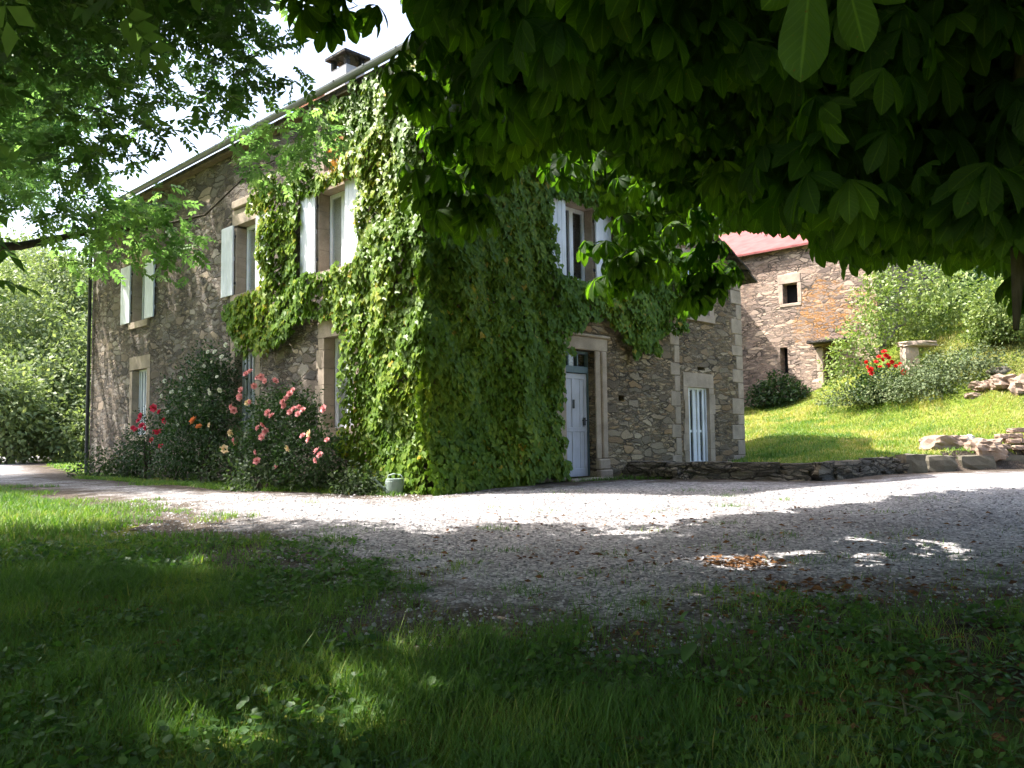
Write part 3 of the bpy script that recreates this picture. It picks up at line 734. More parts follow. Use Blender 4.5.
# shed joined to the left end of the barn, behind the house (unseen, added to throw the slanting shade on the barn)
shed = empty('shade_outbuilding', b2w(0, 6.5), HR, label='unseen stone shed added to throw slanting shade on the barn', cat='shed')
bm = bmesh.new(); z0, z1 = 5.7, 8.4
for yy in (0, 5): bm.faces.new([bm.verts.new(p) for p in ((-.01, yy, -1.5), (-3.8, yy, -1.5), (-3.8, yy, z1), (-.01, yy, z0))])
bm.faces.new([bm.verts.new(p) for p in ((-3.8, 0, -1.5), (-3.8, 5, -1.5), (-3.8, 5, z1), (-3.8, 0, z1))])
bm_obj('wall', bm, M_BARN, shed)
bm = bmesh.new(); prism(bm, [(-.02, z0 + .02), (-4, z1 + .16), (-4, z1 + .26), (-.02, z0 + .12)], 1, -.1, 5.1); bm_obj('roof', bm, M_SLATE, shed)

# ------------------------------------------------------------------ low dry wall, blocks, rocks
def tz(x, y): return float(terrain(np.array(x), np.array(y)))
def base_z(x, y): return tz(x, np.interp(x, WX, WY) - .5)
bm = bmesh.new(); i = 0
wx = np.array([2.35, 3.2, 5.6, 7.75]); wy = np.array([16.75, 15.9, 15.5, 17.3])
L_ = np.concatenate([[0], np.cumsum(np.hypot(np.diff(wx), np.diff(wy)))])
for layer in range(3):
    d = 0.0
    while d < L_[-1]:
        ln = random.uniform(.28, .75) if layer < 2 else random.uniform(.4, .9); c = d + ln / 2
        x = np.interp(c, L_, wx); y = np.interp(c, L_, wy); x2 = np.interp(c + .1, L_, wx); y2 = np.interp(c + .1, L_, wy)
        h = random.uniform(.085, .13)
        if not (layer == 2 and random.random() < .07):
            rock(bm, (x + random.uniform(-.03, .03), y + .05 + random.uniform(-.05, .05), base_z(x, y) + .04 + layer * .108), (ln * 1.03, random.uniform(.32, .45), h * 1.55), i, .1, math.atan2(y2 - y, x2 - x), 2, .75)
        d += ln; i += 1
tag(bm_obj('dry_stone_wall', bm, M_DRY, None), 'low dry stone wall of flat mossy slabs along the gravel by the house', 'wall')
blk = [(905, 926, 455, 'squarish dark stone block, leftmost of the row edging the lawn'), (927, 957, 456, 'rounded mossy stone block beside the squarish one edging the lawn'),
       (960, 995, 456, 'long flat-topped grey stone block in the row edging the lawn'), (996, 1036, 456, 'low grey stone block at the right end of the row edging the lawn')]
for i, (a, b, t, lab) in enumerate(blk):
    xm = (a + b) / 2; Yd = 17.6 + .45 * i * .7; p = at(xm, 465, Yd)
    wd = (b - a) / F * Yd; z0 = base_z(p[0], p[1]) - .06; zt = at(xm, t, Yd)[2]
    bm = bmesh.new(); rock(bm, (0, 0, (zt - z0) / 2), (wd * 1.04, .45, (zt - z0) * 1.06), 30 + i, .07 if i != 1 else .1, .1, 3, .82 if i != 1 else .5)
    tag(bm_obj('stone_block', bm, M_BLOCK, None, (p[0], p[1] + .2, z0)), lab, 'stone block', 'stone blocks edging the lawn')
def boulder(px, py, Yd, wpx, hpx, mat, lab, seed, boxy=.5, dz=0):
    p = at(px, py, Yd); W = wpx / F * Yd; H = hpx / F * Yd
    bm = bmesh.new(); rock(bm, (0, 0, H * .2), (W, W * .7, H * 1.15), seed, .22, random.uniform(-.3, .3), 6, boxy)
    tag(bm_obj('boulder', bm, mat, None, (p[0], p[1], tz(p[0], p[1]) - .08 + dz)), lab, 'boulder', 'boulders on the bank')
def ground_y(px, py):
    """distance where the view ray meets the ground"""
    lo = np.linspace(2, 60, 1200); P = at(np.full(1200, px), np.full(1200, py), lo); g = terrain(P[:, 0], P[:, 1]) - P[:, 2]
    k = np.where(g > 0)[0]; return lo[k[0]] if len(k) else 60.
for (px, py, wp_, hp, mt, lab, sd, bx) in ((944, 447, 42, 17, M_ROCK, 'flat pinkish rock slab lying in the lawn left of the white stone', 41, .35), (967, 443, 13, 13, M_WHITEROCK, 'white stone on the lawn between two pinkish rocks', 42, .4),
        (985, 449, 30, 16, M_ROCK, 'pinkish squared rock in the lawn right of the white stone', 43, .6), (984, 386, 22, 9, M_ROCK, 'weathered rock outcrop at the left end of the bank below the small tree', 44, .3), (1004, 384, 26, 13, M_ROCK, 'bright pinkish rock outcrop in the middle of the bank', 45, .3),
        (1024, 388, 26, 15, M_ROCK, 'pinkish rock at the right edge of the bank', 47, .3), (1000, 372, 18, 9, M_BLOCK, 'dark rock under the roots of the small tree', 46, .4), (974, 396, 14, 6, M_ROCK, 'small stone at the foot of the juniper', 48, .3)):
    boulder(px, py, ground_y(px, py), wp_, hp, mt, lab, sd, bx)
bm = bmesh.new(); gy0 = ground_y(1020, 452)
for k in range(30):
    px = random.uniform(1000, 1050); row = k % 4; p = at(px, 452, gy0 + row * .08)
    rock(bm, (p[0], p[1], tz(p[0], p[1]) + row * .1), (random.uniform(.16, .34), .22, .1), 60 + k, .12, random.uniform(-.2, .2), 2, .7)
tag(bm_obj('rubble_wall', bm, M_ROCK, None), 'tumbled little wall of thin pinkish slabs at the right edge of lawn', 'wall')

# ------------------------------------------------------------------ shrubs
def blob_points(ells, n, clump=.22, per=9, shell=.75):
    """leaf positions gathered in small clumps near the outside of ellipsoids; returns P, outward dirs"""
    vol = np.array([r[0] * r[1] * r[2] for c, r in ells]) ** (2 / 3); k = rng.choice(len(ells), n // per, p=vol / vol.sum())
    C = np.array([c for c, r in ells])[k]; Rr = np.array([r for c, r in ells])[k]
    d = rand_dir(len(k)); rad = shell + (1 - shell) * rng.random(len(k)) ** .6
    rad *= 1 + .27 * np.sin(d[:, 0] * 7 + k * 2) * np.sin(d[:, 2] * 6 + k) + .06 * rng.normal(size=len(k))
    Pc = C + d * Rr * rad[:, None]
    P = np.repeat(Pc, per, 0) + rng.normal(0, clump, (len(k) * per, 3)); D = np.repeat(d, per, 0)
    V = np.repeat(rng.random(len(k)), per)
    return P, D, V
def foliage(ells, n, size, tmpl=T_LEAF, clump=.2, per=9, shell=.7, upb=.6, droop=.2, zmin=None):
    P, D, cv = blob_points(ells, n, clump, per, shell); m = len(P)
    if zmin is not None:
        k = P[:, 2] > zmin; P, D, cv = P[k], D[k], cv[k]; m = len(P)
    N = unit(D * .8 + rng.normal(0, .5, (m, 3)) + np.array([0, 0, upb])); Yd = unit(D + rng.normal(0, .8, (m, 3)) - np.array([0, 0, droop]))
    return scatter(*tmpl, P, Yd, N, size * rng.uniform(.7, 1.3, m), np.clip(.55 * cv + .45 * rng.random(m), 0, 1))
def shrub(name, lab, cat, ells, n, size, mat, group=None, stems=5, base=None, tmpl=T_LEAF, **kw):
    b = np.array(base if base is not None else ells[0][0], float); b[2] = tz(b[0], b[1])
    o = empty(name, b, label=lab, cat=cat, group=group)
    zm = b[2] - .02
    A = foliage([(np.array(c), np.array(r)) for c, r in ells], n, size, tmpl, zmin=zm, **kw)
    np_mesh('foliage', A[0] - b, A[1], mat, o, A[2])
    if stems:
        paths = []
        for k in range(stems):
            c, r = ells[k % len(ells)]; e = np.array(c) + rand_dir(1)[0] * np.array(r) * .3; s0 = b + np.array([random.uniform(-.12, .12), random.uniform(-.1, .1), -.05])
            m_ = (s0 + e) / 2 + np.array([0, 0, .15]); t = np.linspace(0, 1, 6)[:, None]
            pts = (1 - t) ** 2 * s0 + 2 * t * (1 - t) * m_ + t * t * e
            paths.append((pts - b, np.linspace(.035, .01, 6) * max(1, r[2] * .7)))
        V, Q = tubes(paths, 6); np_mesh('stem', V, Q, M_BARK, o)
    return o
def bloom_mesh(name, r, mat):
    T, Fq = T_ROUND; Ps, Ys, Zs, ss = [], [], [], []
    for ring, (k, tilt, sc) in enumerate(((3, 1.25, .8), (5, .75, 1.), (6, .25, 1.1))):
        for i in range(k):
            a = 2 * math.pi * (i + .3 * ring) / k; ca, sa = math.cos(a), math.sin(a)
            Ys.append((ca * math.cos(tilt), sa * math.cos(tilt), math.sin(tilt))); Zs.append((-ca * math.sin(tilt), -sa * math.sin(tilt), math.cos(tilt))); Ps.append((0, 0, -.02 * ring * r)); ss.append(sc * r)
    V, Q, _ = scatter(T, Fq, np.array(Ps), np.array(Ys), np.array(Zs), np.array(ss), np.zeros(len(Ps)))
    o = np_mesh(name, V, Q, mat); me = o.data; bpy.data.objects.remove(o); return me
BLOOM = {k: bloom_mesh('bloom_' + k, r, m) for k, r, m in (('pink', .064, M_PINK), ('red', .085, M_RED), ('white', .05, M_WHITEP), ('orange', .1, M_ORANGE), ('cream', .085, M_CREAMP), ('scarlet', .085, M_SCARLET))}
def blooms(parent, pts, kind, name='bloom', toward=None):
    pb = np.array(parent.location)
    for p in pts:
        o = bpy.data.objects.new(name, BLOOM[kind]); COL.objects.link(o); o.parent = parent; o.location = Vector(np.asarray(p) - pb)
        dv = Vector(unit(np.array([-.35, -.7, .35]) + rng.normal(0, .35, 3))); o.rotation_euler = dv.to_track_quat('Z', 'Y').to_euler()
        s = random.uniform(.7, 1.2); o.scale = (s, s, s)
def hl(px, py, off):
    """point in front of the left facade by off metres"""
    p0 = HO - off * er; d = ray(px, py); k = ((p0 - CAM) @ er) / (d @ er); return CAM + k * d

c1 = hl(205, 400, .7); c2 = hl(192, 445, .9); c3 = hl(214, 372, .5); c4 = hl(218, 430, .8); c5 = hl(178, 405, .7)
w_rose = shrub('rose_bush', 'tall dark climbing rose dotted with small white flowers against the wall', 'rose bush', [(c1, (.6, .65, .85)), (c2, (.65, .62, .6)), (c3, (.35, .4, .5)), (c4, (.42, .45, .7)), (c5, (.35, .4, .5))], 12000, .068, M_DARKLEAF, base=hl(205, 478, .8), clump=.13)
blooms(w_rose, [hl(x, y, 1.25 - .006 * max(0, 420 - y)) for x, y in [(188, 362), (199, 379), (180, 392), (195, 395), (206, 397), (187, 405), (222, 357), (217, 377), (209, 390), (165, 381), (172, 392), (210, 393), (204, 366), (193, 372), (226, 345), (215, 352), (178, 425), (175, 437), (168, 412), (181, 378), (190, 388), (212, 362), (162, 396), (200, 405), (208, 352), (220, 390)]], 'white')
blooms(w_rose, [hl(x, y, 1.45) for x, y in [(194, 421), (199, 427)]], 'orange'); blooms(w_rose, [hl(x, y, 1.45) for x, y in [(210, 425), (224, 449), (231, 433)]], 'cream')
c1 = hl(285, 425, 1.0); c2 = hl(262, 450, 1.1); c3 = hl(308, 455, 1.1); c4 = hl(266, 412, .9); c5 = hl(296, 408, .9)
p_rose = shrub('rose_bush', 'broad rose bush with many salmon pink blooms under the ground floor windows', 'rose bush', [(c1, (.58, .58, .6)), (c2, (.45, .5, .5)), (c3, (.5, .5, .45)), (c4, (.25, .3, .28)), (c5, (.3, .3, .28))], 7600, .07, M_DARKLEAF, base=hl(285, 482, 1.0), clump=.12)
blooms(p_rose, [hl(x, y, 1.65) for x, y in [(246, 374), (250, 372), (257, 378), (261, 377), (265, 381), (254, 386), (275, 381), (290, 394), (293, 390), (283, 402), (286, 398), (284, 406), (294, 409), (299, 407), (303, 410), (290, 412), (272, 416), (268, 413), (258, 428), (263, 424), (265, 431), (234, 410), (232, 407), (240, 397), (234, 440), (236, 444), (324, 409), (327, 440), (303, 436), (317, 451), (320, 455), (316, 460), (257, 461), (256, 452), (276, 468), (262, 437), (250, 402), (298, 414), (241, 390), (309, 440)]], 'pink')
blooms(p_rose, [hl(x, y, 1.65) for x, y in [(248, 403), (310, 434), (288, 448), (226, 453)]], 'cream')
c1 = hl(150, 440, .8); c2 = hl(135, 455, .8)
r_rose = shrub('rose_bush', 'small rose bush with crimson blooms below the far ground floor window', 'rose bush', [(c1, (.5, .5, .6)), (c2, (.4, .4, .4))], 2000, .07, M_DARKLEAF, base=hl(148, 474, .8), clump=.1)
blooms(r_rose, [hl(x, y, 1.35) for x, y in [(139, 421), (142, 426), (136, 430), (146, 428), (154, 408), (160, 412), (157, 432), (161, 446), (152, 440), (133, 428), (165, 420), (141, 416)]], 'red')
M_PERENN = leaf_mat('perennial_leaf', (.025, .045, .02), (.045, .075, .03), (.08, .11, .05), (1.4, 1.6, .8), .3, .6, .3)
for i, (px, py, wd, h, lab) in enumerate([(103, 466, .8, .45, 'low leafy perennial at the far end of the house wall'), (125, 468, .55, .35, 'low perennial clump left of the crimson rose'), (180, 470, .7, .4, 'low perennial clump at the foot of the white rose'), (232, 468, .75, .5, 'feathery grey-green perennial between white and pink roses'),
        (262, 480, .6, .3, 'small leafy clump in front of the pink rose'), (325, 482, .5, .2, 'low leafy clump at the right foot of pink rose'), (356, 486, .35, .16, 'low green clump beside the watering can')]):
    c = hl(px, py, .9 if i != 4 else 1.5); c[2] = .82 + h * .5
    shrub('perennial_plant', lab, 'plant', [(c, (wd, wd * .7, h))], 900, .085, M_PERENN, 'perennials along the house wall', 3, clump=.1)

# big shrubs by the barn
def E(px, py, Y, rpx, ry=None): r = rpx / F * Y; return (at(px, py, Y), (r, (ry or r), r))
shrub('arching_shrub', 'large pale green arching shrub in front of the barn', 'shrub', [E(905, 292, 26.5, 28, 30), E(884, 276, 26.4, 16), E(880, 305, 26.2, 22), E(866, 330, 25.9, 20), E(852, 356, 25.6, 20), E(846, 380, 25.5, 19), E(930, 288, 26.6, 24), E(925, 318, 27, 24), E(895, 328, 26.8, 22), E(950, 300, 27, 22), E(945, 325, 27.8, 20)], 17000, .13, M_SHRUB, base=at(885, 395, 25.8), stems=0, clump=.15, shell=.7)
shrub('dark_shrub', 'dark green bush in the shade at the foot of the barn', 'shrub', [E(778, 392, 30.5, 16), E(762, 398, 30.8, 12), E(795, 396, 30, 11)], 3000, .12, M_DARKLEAF, clump=.12)
shrub('evergreen_tree', 'dark evergreen behind the bank right of the arching shrub', 'tree', [E(975, 310, 30, 34), E(965, 345, 30, 30), E(985, 275, 31, 30)], 11000, .16, M_DARKLEAF, clump=.2)
st = shrub('small_tree', 'small pale green tree on the bank with a bent bare stem', 'tree', [E(1002, 312, 23.5, 28), E(1014, 335, 23.5, 22), E(990, 330, 23.8, 18), E(1022, 295, 24, 24)], 9000, .11, M_SHRUB, base=at(1012, 372, 23.5), stems=3, clump=.13)
red = shrub('flowering_shrub', 'small shrub with scarlet flowers beside the stone pillar', 'shrub', [E(884, 385, 25, 17), E(868, 392, 25, 12), E(895, 395, 25, 10)], 2600, .1, M_DARKLEAF, clump=.1)
blooms(red, [at(x, y, 24.4) for x, y in [(868, 367), (871, 370), (879, 357), (882, 360), (886, 356), (876, 362), (888, 365), (892, 362), (896, 366), (900, 364), (884, 352), (872, 374), (904, 372), (866, 362), (889, 358), (880, 367)]], 'scarlet')
shrub('creeping_juniper', 'grey-green creeping juniper spread down the bank', 'shrub', [(np.array([x, y, tz(x, y) + .2]), np.array([1.0, .9, .38])) for x, y in [(p[0], p[1]) for p in [at(px, py, ground_y(px, py)) for px, py in [(850, 405), (872, 403), (895, 402), (905, 395), (925, 398), (935, 388), (955, 386), (965, 376), (945, 376), (978, 368), (920, 385)]]]], 12000, .09, M_CONIFER, stems=0, clump=.12, shell=.6)
# stone pillar and trough slab
pt = empty('stone_pillar', at(912, 375, 25.2), 0, label='rough stone pillar with a slab on top beside the scarlet flowers', cat='pillar')
pz = at(912, 343, 25.2)[2] - pt.location[2]
bm = bmesh.new(); rock(bm, (0, .1, pz * .45), (.42, .4, pz * 1.0), 71, .08, 0, 3, .8); rock(bm, (.18, 0, .12), (.85, .5, .42), 72, .1, .1, 3, .75); bm_obj('shaft', bm, M_CUTB, pt)
bm = bmesh.new(); rock(bm, (.25, .1, pz + .02), (1.0, .6, .16), 73, .1, 0, 3, .7); bm_obj('slab', bm, M_CUTB, pt)
pt.location[2] = tz(pt.location[0], pt.location[1]) - .05 if abs(tz(pt.location[0], pt.location[1]) - pt.location[2]) < .6 else pt.location[2]

# far bushes on the left and trees behind
lab_left = ['pale green bushy tree at left edge beyond the drive', 'tall sunlit bush beside the far end of the house', 'rounded bush low by the drive at far left', 'pale leafy tree rising above the bushes at far left', 'dense bush behind the drive, nearest the house corner', 'bushy tree far off beyond the drive']
for i, (e, n) in enumerate([([E(12, 350, 44, 48), E(-15, 320, 44, 55), E(30, 385, 42, 36)], 9000), ([E(62, 330, 48, 42), E(78, 300, 50, 34), E(50, 290, 50, 38)], 9000), ([E(5, 405, 38, 30), E(-25, 400, 38, 40), E(30, 428, 40, 22), E(8, 436, 39, 22), E(48, 436, 41, 18)], 8000),
        ([E(25, 290, 56, 50), E(55, 300, 57, 36), E(-5, 280, 57, 46)], 9000), ([E(66, 395, 42, 32), E(80, 360, 44, 30), E(88, 415, 42, 24), E(70, 432, 40, 20), E(95, 440, 40, 18)], 8000), ([E(-90, 330, 50, 90), E(-160, 340, 50, 80)], 9000)]):
    shrub('background_bush', lab_left[i], 'bush', e, int(n * 1.5), .26, M_BUSH, 'bushes beyond the drive', 3, clump=.42, shell=.75)
for i, (x, y, r) in enumerate([(-30, 62, 7), (24, 44, 6), (34, 40, 7), (12, 52, 6)]):
    z = tz(x, y)
    shrub('background_tree', ['broad tree standing beyond the drive behind the house', 'leafy tree behind the evergreen on the bank', 'tree beyond the bank at far right', 'tree behind the barn roof'][i], 'tree', [(np.array([x, y, z + r * .9]), (r, r, r * .9)), (np.array([x + r * .4, y, z + r * .6]), (r * .7, r * .7, r * .6))], 6000, .5, M_BUSH, 'trees behind the buildings', 3, clump=.5)

# ------------------------------------------------------------------ big trees: where they may stand and where they let the sun through
LITG = [[(-300, 498), (0, 500), (125, 501), (200, 499), (300, 497), (380, 491), (440, 491), (684, 488), (817, 482), (1024, 468), (1500, 435), (1500, 462), (1024, 482), (900, 499), (800, 511), (700, 519), (480, 525), (230, 520), (130, 516), (0, 526), (-300, 532)],
        [(372, 678), (395, 668), (422, 674), (434, 700), (422, 730), (388, 730), (372, 705)], [(722, 560), (750, 560), (754, 568), (724, 568)]]
LITP = [[(150, 715), (200, 708), (215, 765), (145, 765)], [(270, 740), (300, 738), (305, 765), (268, 765)], [(215, 640), (250, 640), (248, 655), (215, 655)], [(640, 735), (670, 738), (668, 768), (636, 768)], [(60, 735), (100, 735), (95, 780), (45, 780)], [(500, 622), (545, 625), (540, 642), (505, 645)], [(155, 560), (190, 562), (186, 582), (155, 580)]]
LITW = [[(-.3, 8), (1.46, 7.9), (5.4, 7.4), (6.0, 6.4), (5.6, 5.2), (4.43, 4.02), (3.86, 3.64), (3.07, 3.44), (2.46, 2.89), (2.2, 1.57), (1.77, .47), (1.24, -.08), (-.3, -.03)],
        [(8.82, 5.99), (8.13, 5.86), (7.14, 3.94), (7.88, 4.03)], [(6.36, 6.43), (5.3, 6.3), (5.3, 5.0), (7.51, 5.39), (8.03, 5.96)], [(10.21, 5.3), (9.8, 5.3), (9.03, 4.0), (9.53, 4.0)],
        [(8.75, 4.9), (8.3, 4.9), (7.75, 3.4), (8.25, 3.4)], [(15.1, 4.1), (14.4, 4.1), (12.5, 1.1), (13.22, 1.1)], [(14.7, 1.95), (13.95, 1.95), (13.4, .3), (14.5, .3)], [(12.3, 4.7), (11.9, 4.7), (11.3, 3.2), (11.7, 3.2)]]
ASH1 = [(-900, -900), (330, -900), (322, 0), (322, 55), (304, 92), (262, 116), (238, 104), (212, 124), (192, 112), (168, 134), (140, 158), (104, 176), (72, 204), (68, 245), (34, 268), (0, 288), (-900, 420)]
ASH2 = [(60, 205), (105, 185), (150, 198), (190, 200), (206, 222), (195, 250), (150, 278), (115, 262), (85, 275), (60, 265)]
ASH3 = [(240, 135), (275, 120), (318, 112), (332, 124), (326, 150), (298, 172), (258, 182), (242, 165)]
CHEST2 = [(1002, 270), (1060, 270), (1060, 362), (1012, 356)]
CHEST = [(345, -900), (352, -60), (405, -10), (428, 40), (420, 90), (420, 120), (424, 150), (436, 190), (460, 210), (485, 205), (510, 178), (550, 176), (585, 190), (604, 222), (622, 246), (650, 252), (680, 244), (705, 256), (738, 248), (762, 236), (800, 236), (830, 262), (862, 282), (880, 262), (905, 268), (935, 268), (965, 278), (1000, 282), (1100, 300), (1600, 330), (1600, -900)]
WELLS = [(at(564, 176, 8.2), .54), (at(618, 252, 8.), .54), (at(626, 268, 8.), .45), (at(710, 274, 8.6), .66), (at(692, 258, 8.6), .4), (at(450, 186, 6.5), .6), (at(478, 205, 6.5), .35), (at(322, -14, 5.5), .35), (at(425, 66, 6), .38), (at(655, 246, 8.6), .35)]
WELLS += [(at(random.uniform(560, 760), random.uniform(90, 250), random.uniform(8, 10)), .24) for _ in range(14)]

def keep(P, polys, near=1.9, drop_px=.2, spread=.4):
    """True for twig tips that stay clear of the view of the house and of the ways the sunlight takes"""
    x, y, z = view(P); ok = np.ones(len(P), bool); n = len(P)
    inf = (z > .2) & (x > -90) & (x < 1114) & (y > -90) & (y < 858)
    al = np.zeros(n, bool); zc = np.maximum(z, .5)
    for p in polys: al |= inpoly(x, y, p) & inpoly(x, y + drop_px * F / zc, p) & inpoly(x - .6 * drop_px * F / zc, y, p)
    ok &= ~inf | al
    ok &= (np.linalg.norm(P - CAM, axis=1) > near)
    Gp = P.copy()
    for _ in range(3):
        k = (P[:, 2] - terrain(Gp[:, 0], Gp[:, 1])) / SUN[2]; Gp = P - k[:, None] * SUN
    k = ((P - HO) @ er) / (SUN @ er)
    Wp = P - k[:, None] * SUN - HO; s = Wp @ el_; zz = Wp[:, 2]
    hit_wall = (k > 0) & (s > -.1) & (s < 15.3) & (zz > -.1) & (zz < 8)
    drop = np.zeros(n, bool); rp = rng.random(n) < .93
    ring = [(0., 0.)] + [(spread * q * math.cos(t), spread * q * math.sin(t)) for q in (.5, 1) for t in np.arange(8) * math.pi / 4]
    for ox, oy in ring:
        Q = Gp + np.array([ox, oy, 0]); Q[:, 2] = terrain(Q[:, 0], Q[:, 1]); gx_, gy_, gz_ = view(Q); fr = (gz_ > .5) & ~hit_wall
        for p in LITG[1:]: drop |= inpoly(gx_, gy_, p) & fr
        for p in LITP: drop |= inpoly(gx_, gy_, p) & fr & rp
    for ox, oy in ((0, 0), (.15, 0), (-.15, 0), (0, .12), (0, -.12)):
        Q = Gp + np.array([ox, oy, 0]); Q[:, 2] = terrain(Q[:, 0], Q[:, 1]); gx_, gy_, gz_ = view(Q)
        drop |= inpoly(gx_, gy_, LITG[0]) & (gz_ > .5) & ~hit_wall
        for i, p in enumerate(LITW): drop |= inpoly(s + ox * 2.2, zz + oy * 2.2, p) & hit_wall
    drop |= (Gp[:, 0] > 5.2) & (Gp[:, 1] > np.interp(Gp[:, 0], [5, 11, 20], [15.2, 17.5, 19])) & (view(Gp)[2] > .5)
    for c, r in WELLS:
        d = P - c; t = d @ SUN; drop |= (t > .35) & (np.linalg.norm(d - t[:, None] * SUN, axis=1) < r)
        vd = unit(c - CAM); t = -(d @ vd); drop |= (t > .35) & (t < 8) & (np.linalg.norm(d + t[:, None] * vd, axis=1) < min(.42, r * .9))
    return ok & ~drop

def limbs(base, tips, nl, r0, rise, seed, clear=0, twmax=1.3, twp=1, ok=None):
    """main limbs to a spread subset of tips, and thin twigs from every tip to the nearest limb"""
    r_ = np.random.default_rng(seed); base = np.asarray(base, float)
    idx = [r_.integers(len(tips))]; d = np.linalg.norm(tips - tips[idx[0]], axis=1) * np.where(np.linalg.norm(tips - CAM, axis=1) < clear, 0, 1)
    if ok is not None: d = d * ok; idx[0] = int(np.argmax(d))
    for _ in range(nl - 1):
        j = int(np.argmax(d * r_.uniform(.6, 1, len(d)))); idx.append(j); d = np.minimum(d, np.linalg.norm(tips - tips[j], axis=1))
    L, tw, samp = [], [], []
    t = np.linspace(0, 1, 14)[:, None]
    for e in [tips[j] for j in idx]:
        m = base * .5 + e * .5 + np.array([r_.normal(0, .3), r_.normal(0, .3), rise * r_.uniform(.4, 1.)])
        p = (1 - t) ** 2 * base + 2 * t * (1 - t) * m + t * t * e + (.22 * np.sin(t * r_.uniform(4, 9) + r_.uniform(0, 6)) * unit(r_.normal(size=3)) + r_.normal(0, .03, (14, 3))) * t * (1 - t) * 4
        L.append((p, r0 * (1 - t[:, 0]) ** 1.2 * .9 + .012)); samp.append(p)
    samp = np.concatenate(samp)
    for q in tips:
        dd = np.linalg.norm(samp - q, axis=1) + 2. * (np.linalg.norm(samp - base, axis=1) > np.linalg.norm(q - base) + .3); n0 = samp[np.argmin(dd)]
        if np.linalg.norm(q - n0) > twmax or r_.random() > twp: continue
        m = (q + n0) / 2 + r_.normal(0, .06, 3) + np.array([0, 0, .08]); tw.append((np.array([n0, m, q]), [.014, .009, .005]))
    return L, tw

# ---- ash leaves: pinnate
def ash_leaves(tips, per, scale=1.0):
    n = len(tips) * per
    P0 = np.repeat(tips, per, 0) + rng.normal(0, .14, (n, 3)) * scale; cv = np.repeat(rng.random(len(tips)), per)
    Y = unit(rng.normal(0, 1, (n, 3)) * np.array([1, 1, .45]) + np.array([0, 0, -.35])); Z = unit(np.array([0, 0, 1.]) + rng.normal(0, .45, (n, 3)))
    X = unit(np.cross(Y, Z)); Z = np.cross(X, Y); Ln = rng.uniform(.17, .27, n) * scale
    out = []
    rach = (np.array([(-.012, 0, 0), (.012, 0, 0), (.006, 1, -.12), (-.006, 1, -.12)]), np.array([(0, 1, 2, 3)]))
    var = np.clip(.6 * cv + .4 * rng.random(n), 0, 1)
    out.append(scatter(*rach, P0, Y, Z, Ln, var * .3))
    for k in range(9):
        side = 0 if k == 8 else (1 if k % 2 else -1); t = 1.0 if k == 8 else .25 + .2 * (k // 2)
        p = P0 + Y * (Ln * t)[:, None] - Z * (Ln * .12 * t * t)[:, None]
        d = unit(Y * (.55 if side else 1) + X * side * .85 - Z * rng.uniform(0, .4, (n, 1)))
        out.append(scatter(*T_LEAF, p, d, Z + rng.normal(0, .15, (n, 3)), Ln * rng.uniform(.36, .46, n), var))
    return merge(out)
def merge(out):
    V, Q, A, b = [], [], [], 0
    for v, q, a in out: V.append(v); Q.append(q + b); A.append(a); b += len(v)
    return np.concatenate(V), np.concatenate(Q), np.concatenate(A)
def px_tips(poly, n, d0, d1, zr=(-9, 99)):
    xs_ = [max(-80, p[0]) for p in poly]; ys_ = [max(-80, p[1]) for p in poly]
    x = rng.uniform(min(xs_), min(max(xs_), 1100), n * 3); y = rng.uniform(min(ys_), max(ys_), n * 3); k = inpoly(x, y, poly); x, y = x[k][:n], y[k][:n]
    P = at(x, y, rng.uniform(d0, d1, len(x))); return P[(P[:, 2] > zr[0]) & (P[:, 2] < zr[1])]
def ell(c, r, n, inner=.35):
    d = rand_dir(n); rad = (inner ** 3 + (1 - inner ** 3) * rng.random(n)) ** (1 / 3); return np.array(c) + d * np.array(r) * rad[:, None]
def build_tree(name, lab, base, fork, tips, leafA, mat, nl, r0, rise, seed, clear=0, extra=(), pt=None, **lk):
    o = empty(name, base, label=lab, cat='tree'); b = np.array(base, float); fork = np.array(fork, float)
    t = np.linspace(0, 1, 9)[:, None]; tp = b + (fork - b) * t + np.array([0, 0, -.15]) * (1 - t) + .05 * np.sin(t * 5)
    V, Q = tubes([(tp - b, r0 * (1.35 - .35 * np.minimum(1, t[:, 0] * 4)) * (1 - .15 * t[:, 0]))], 16); np_mesh('trunk', V, Q, M_BARK, o, smooth=True)
    L, tw = limbs(tp[-1], tips, nl, r0 * .55, rise, seed, clear, **lk); L += list(extra)
    V, Q = tubes([(p - b, r) for p, r in L], 8); br = np_mesh('branch', V, Q, M_BARK, o, smooth=True)
    if tw:
        V, Q = tubes([(p - b, r) for p, r in tw], 4); np_mesh('twig', V, Q, M_TWIG, br)
    np_mesh('crown', leafA[0] - b, leafA[1], mat, o, leafA[2], pt=pt); return o

def clumpy(P, sc, lo, seed):
    v = .5 * vnoise(P[:, 0] * sc + P[:, 2] * .7, P[:, 1] * sc, seed) + .5 * vnoise(P[:, 2] * sc, P[:, 0] * sc + P[:, 1], seed + 3); return P[v > lo]

def far_view(P):
    x, y, z = view(P); return P[~((z > .1) & (x > -60) & (x < 1084) & (y > -60) & (y < 830))]
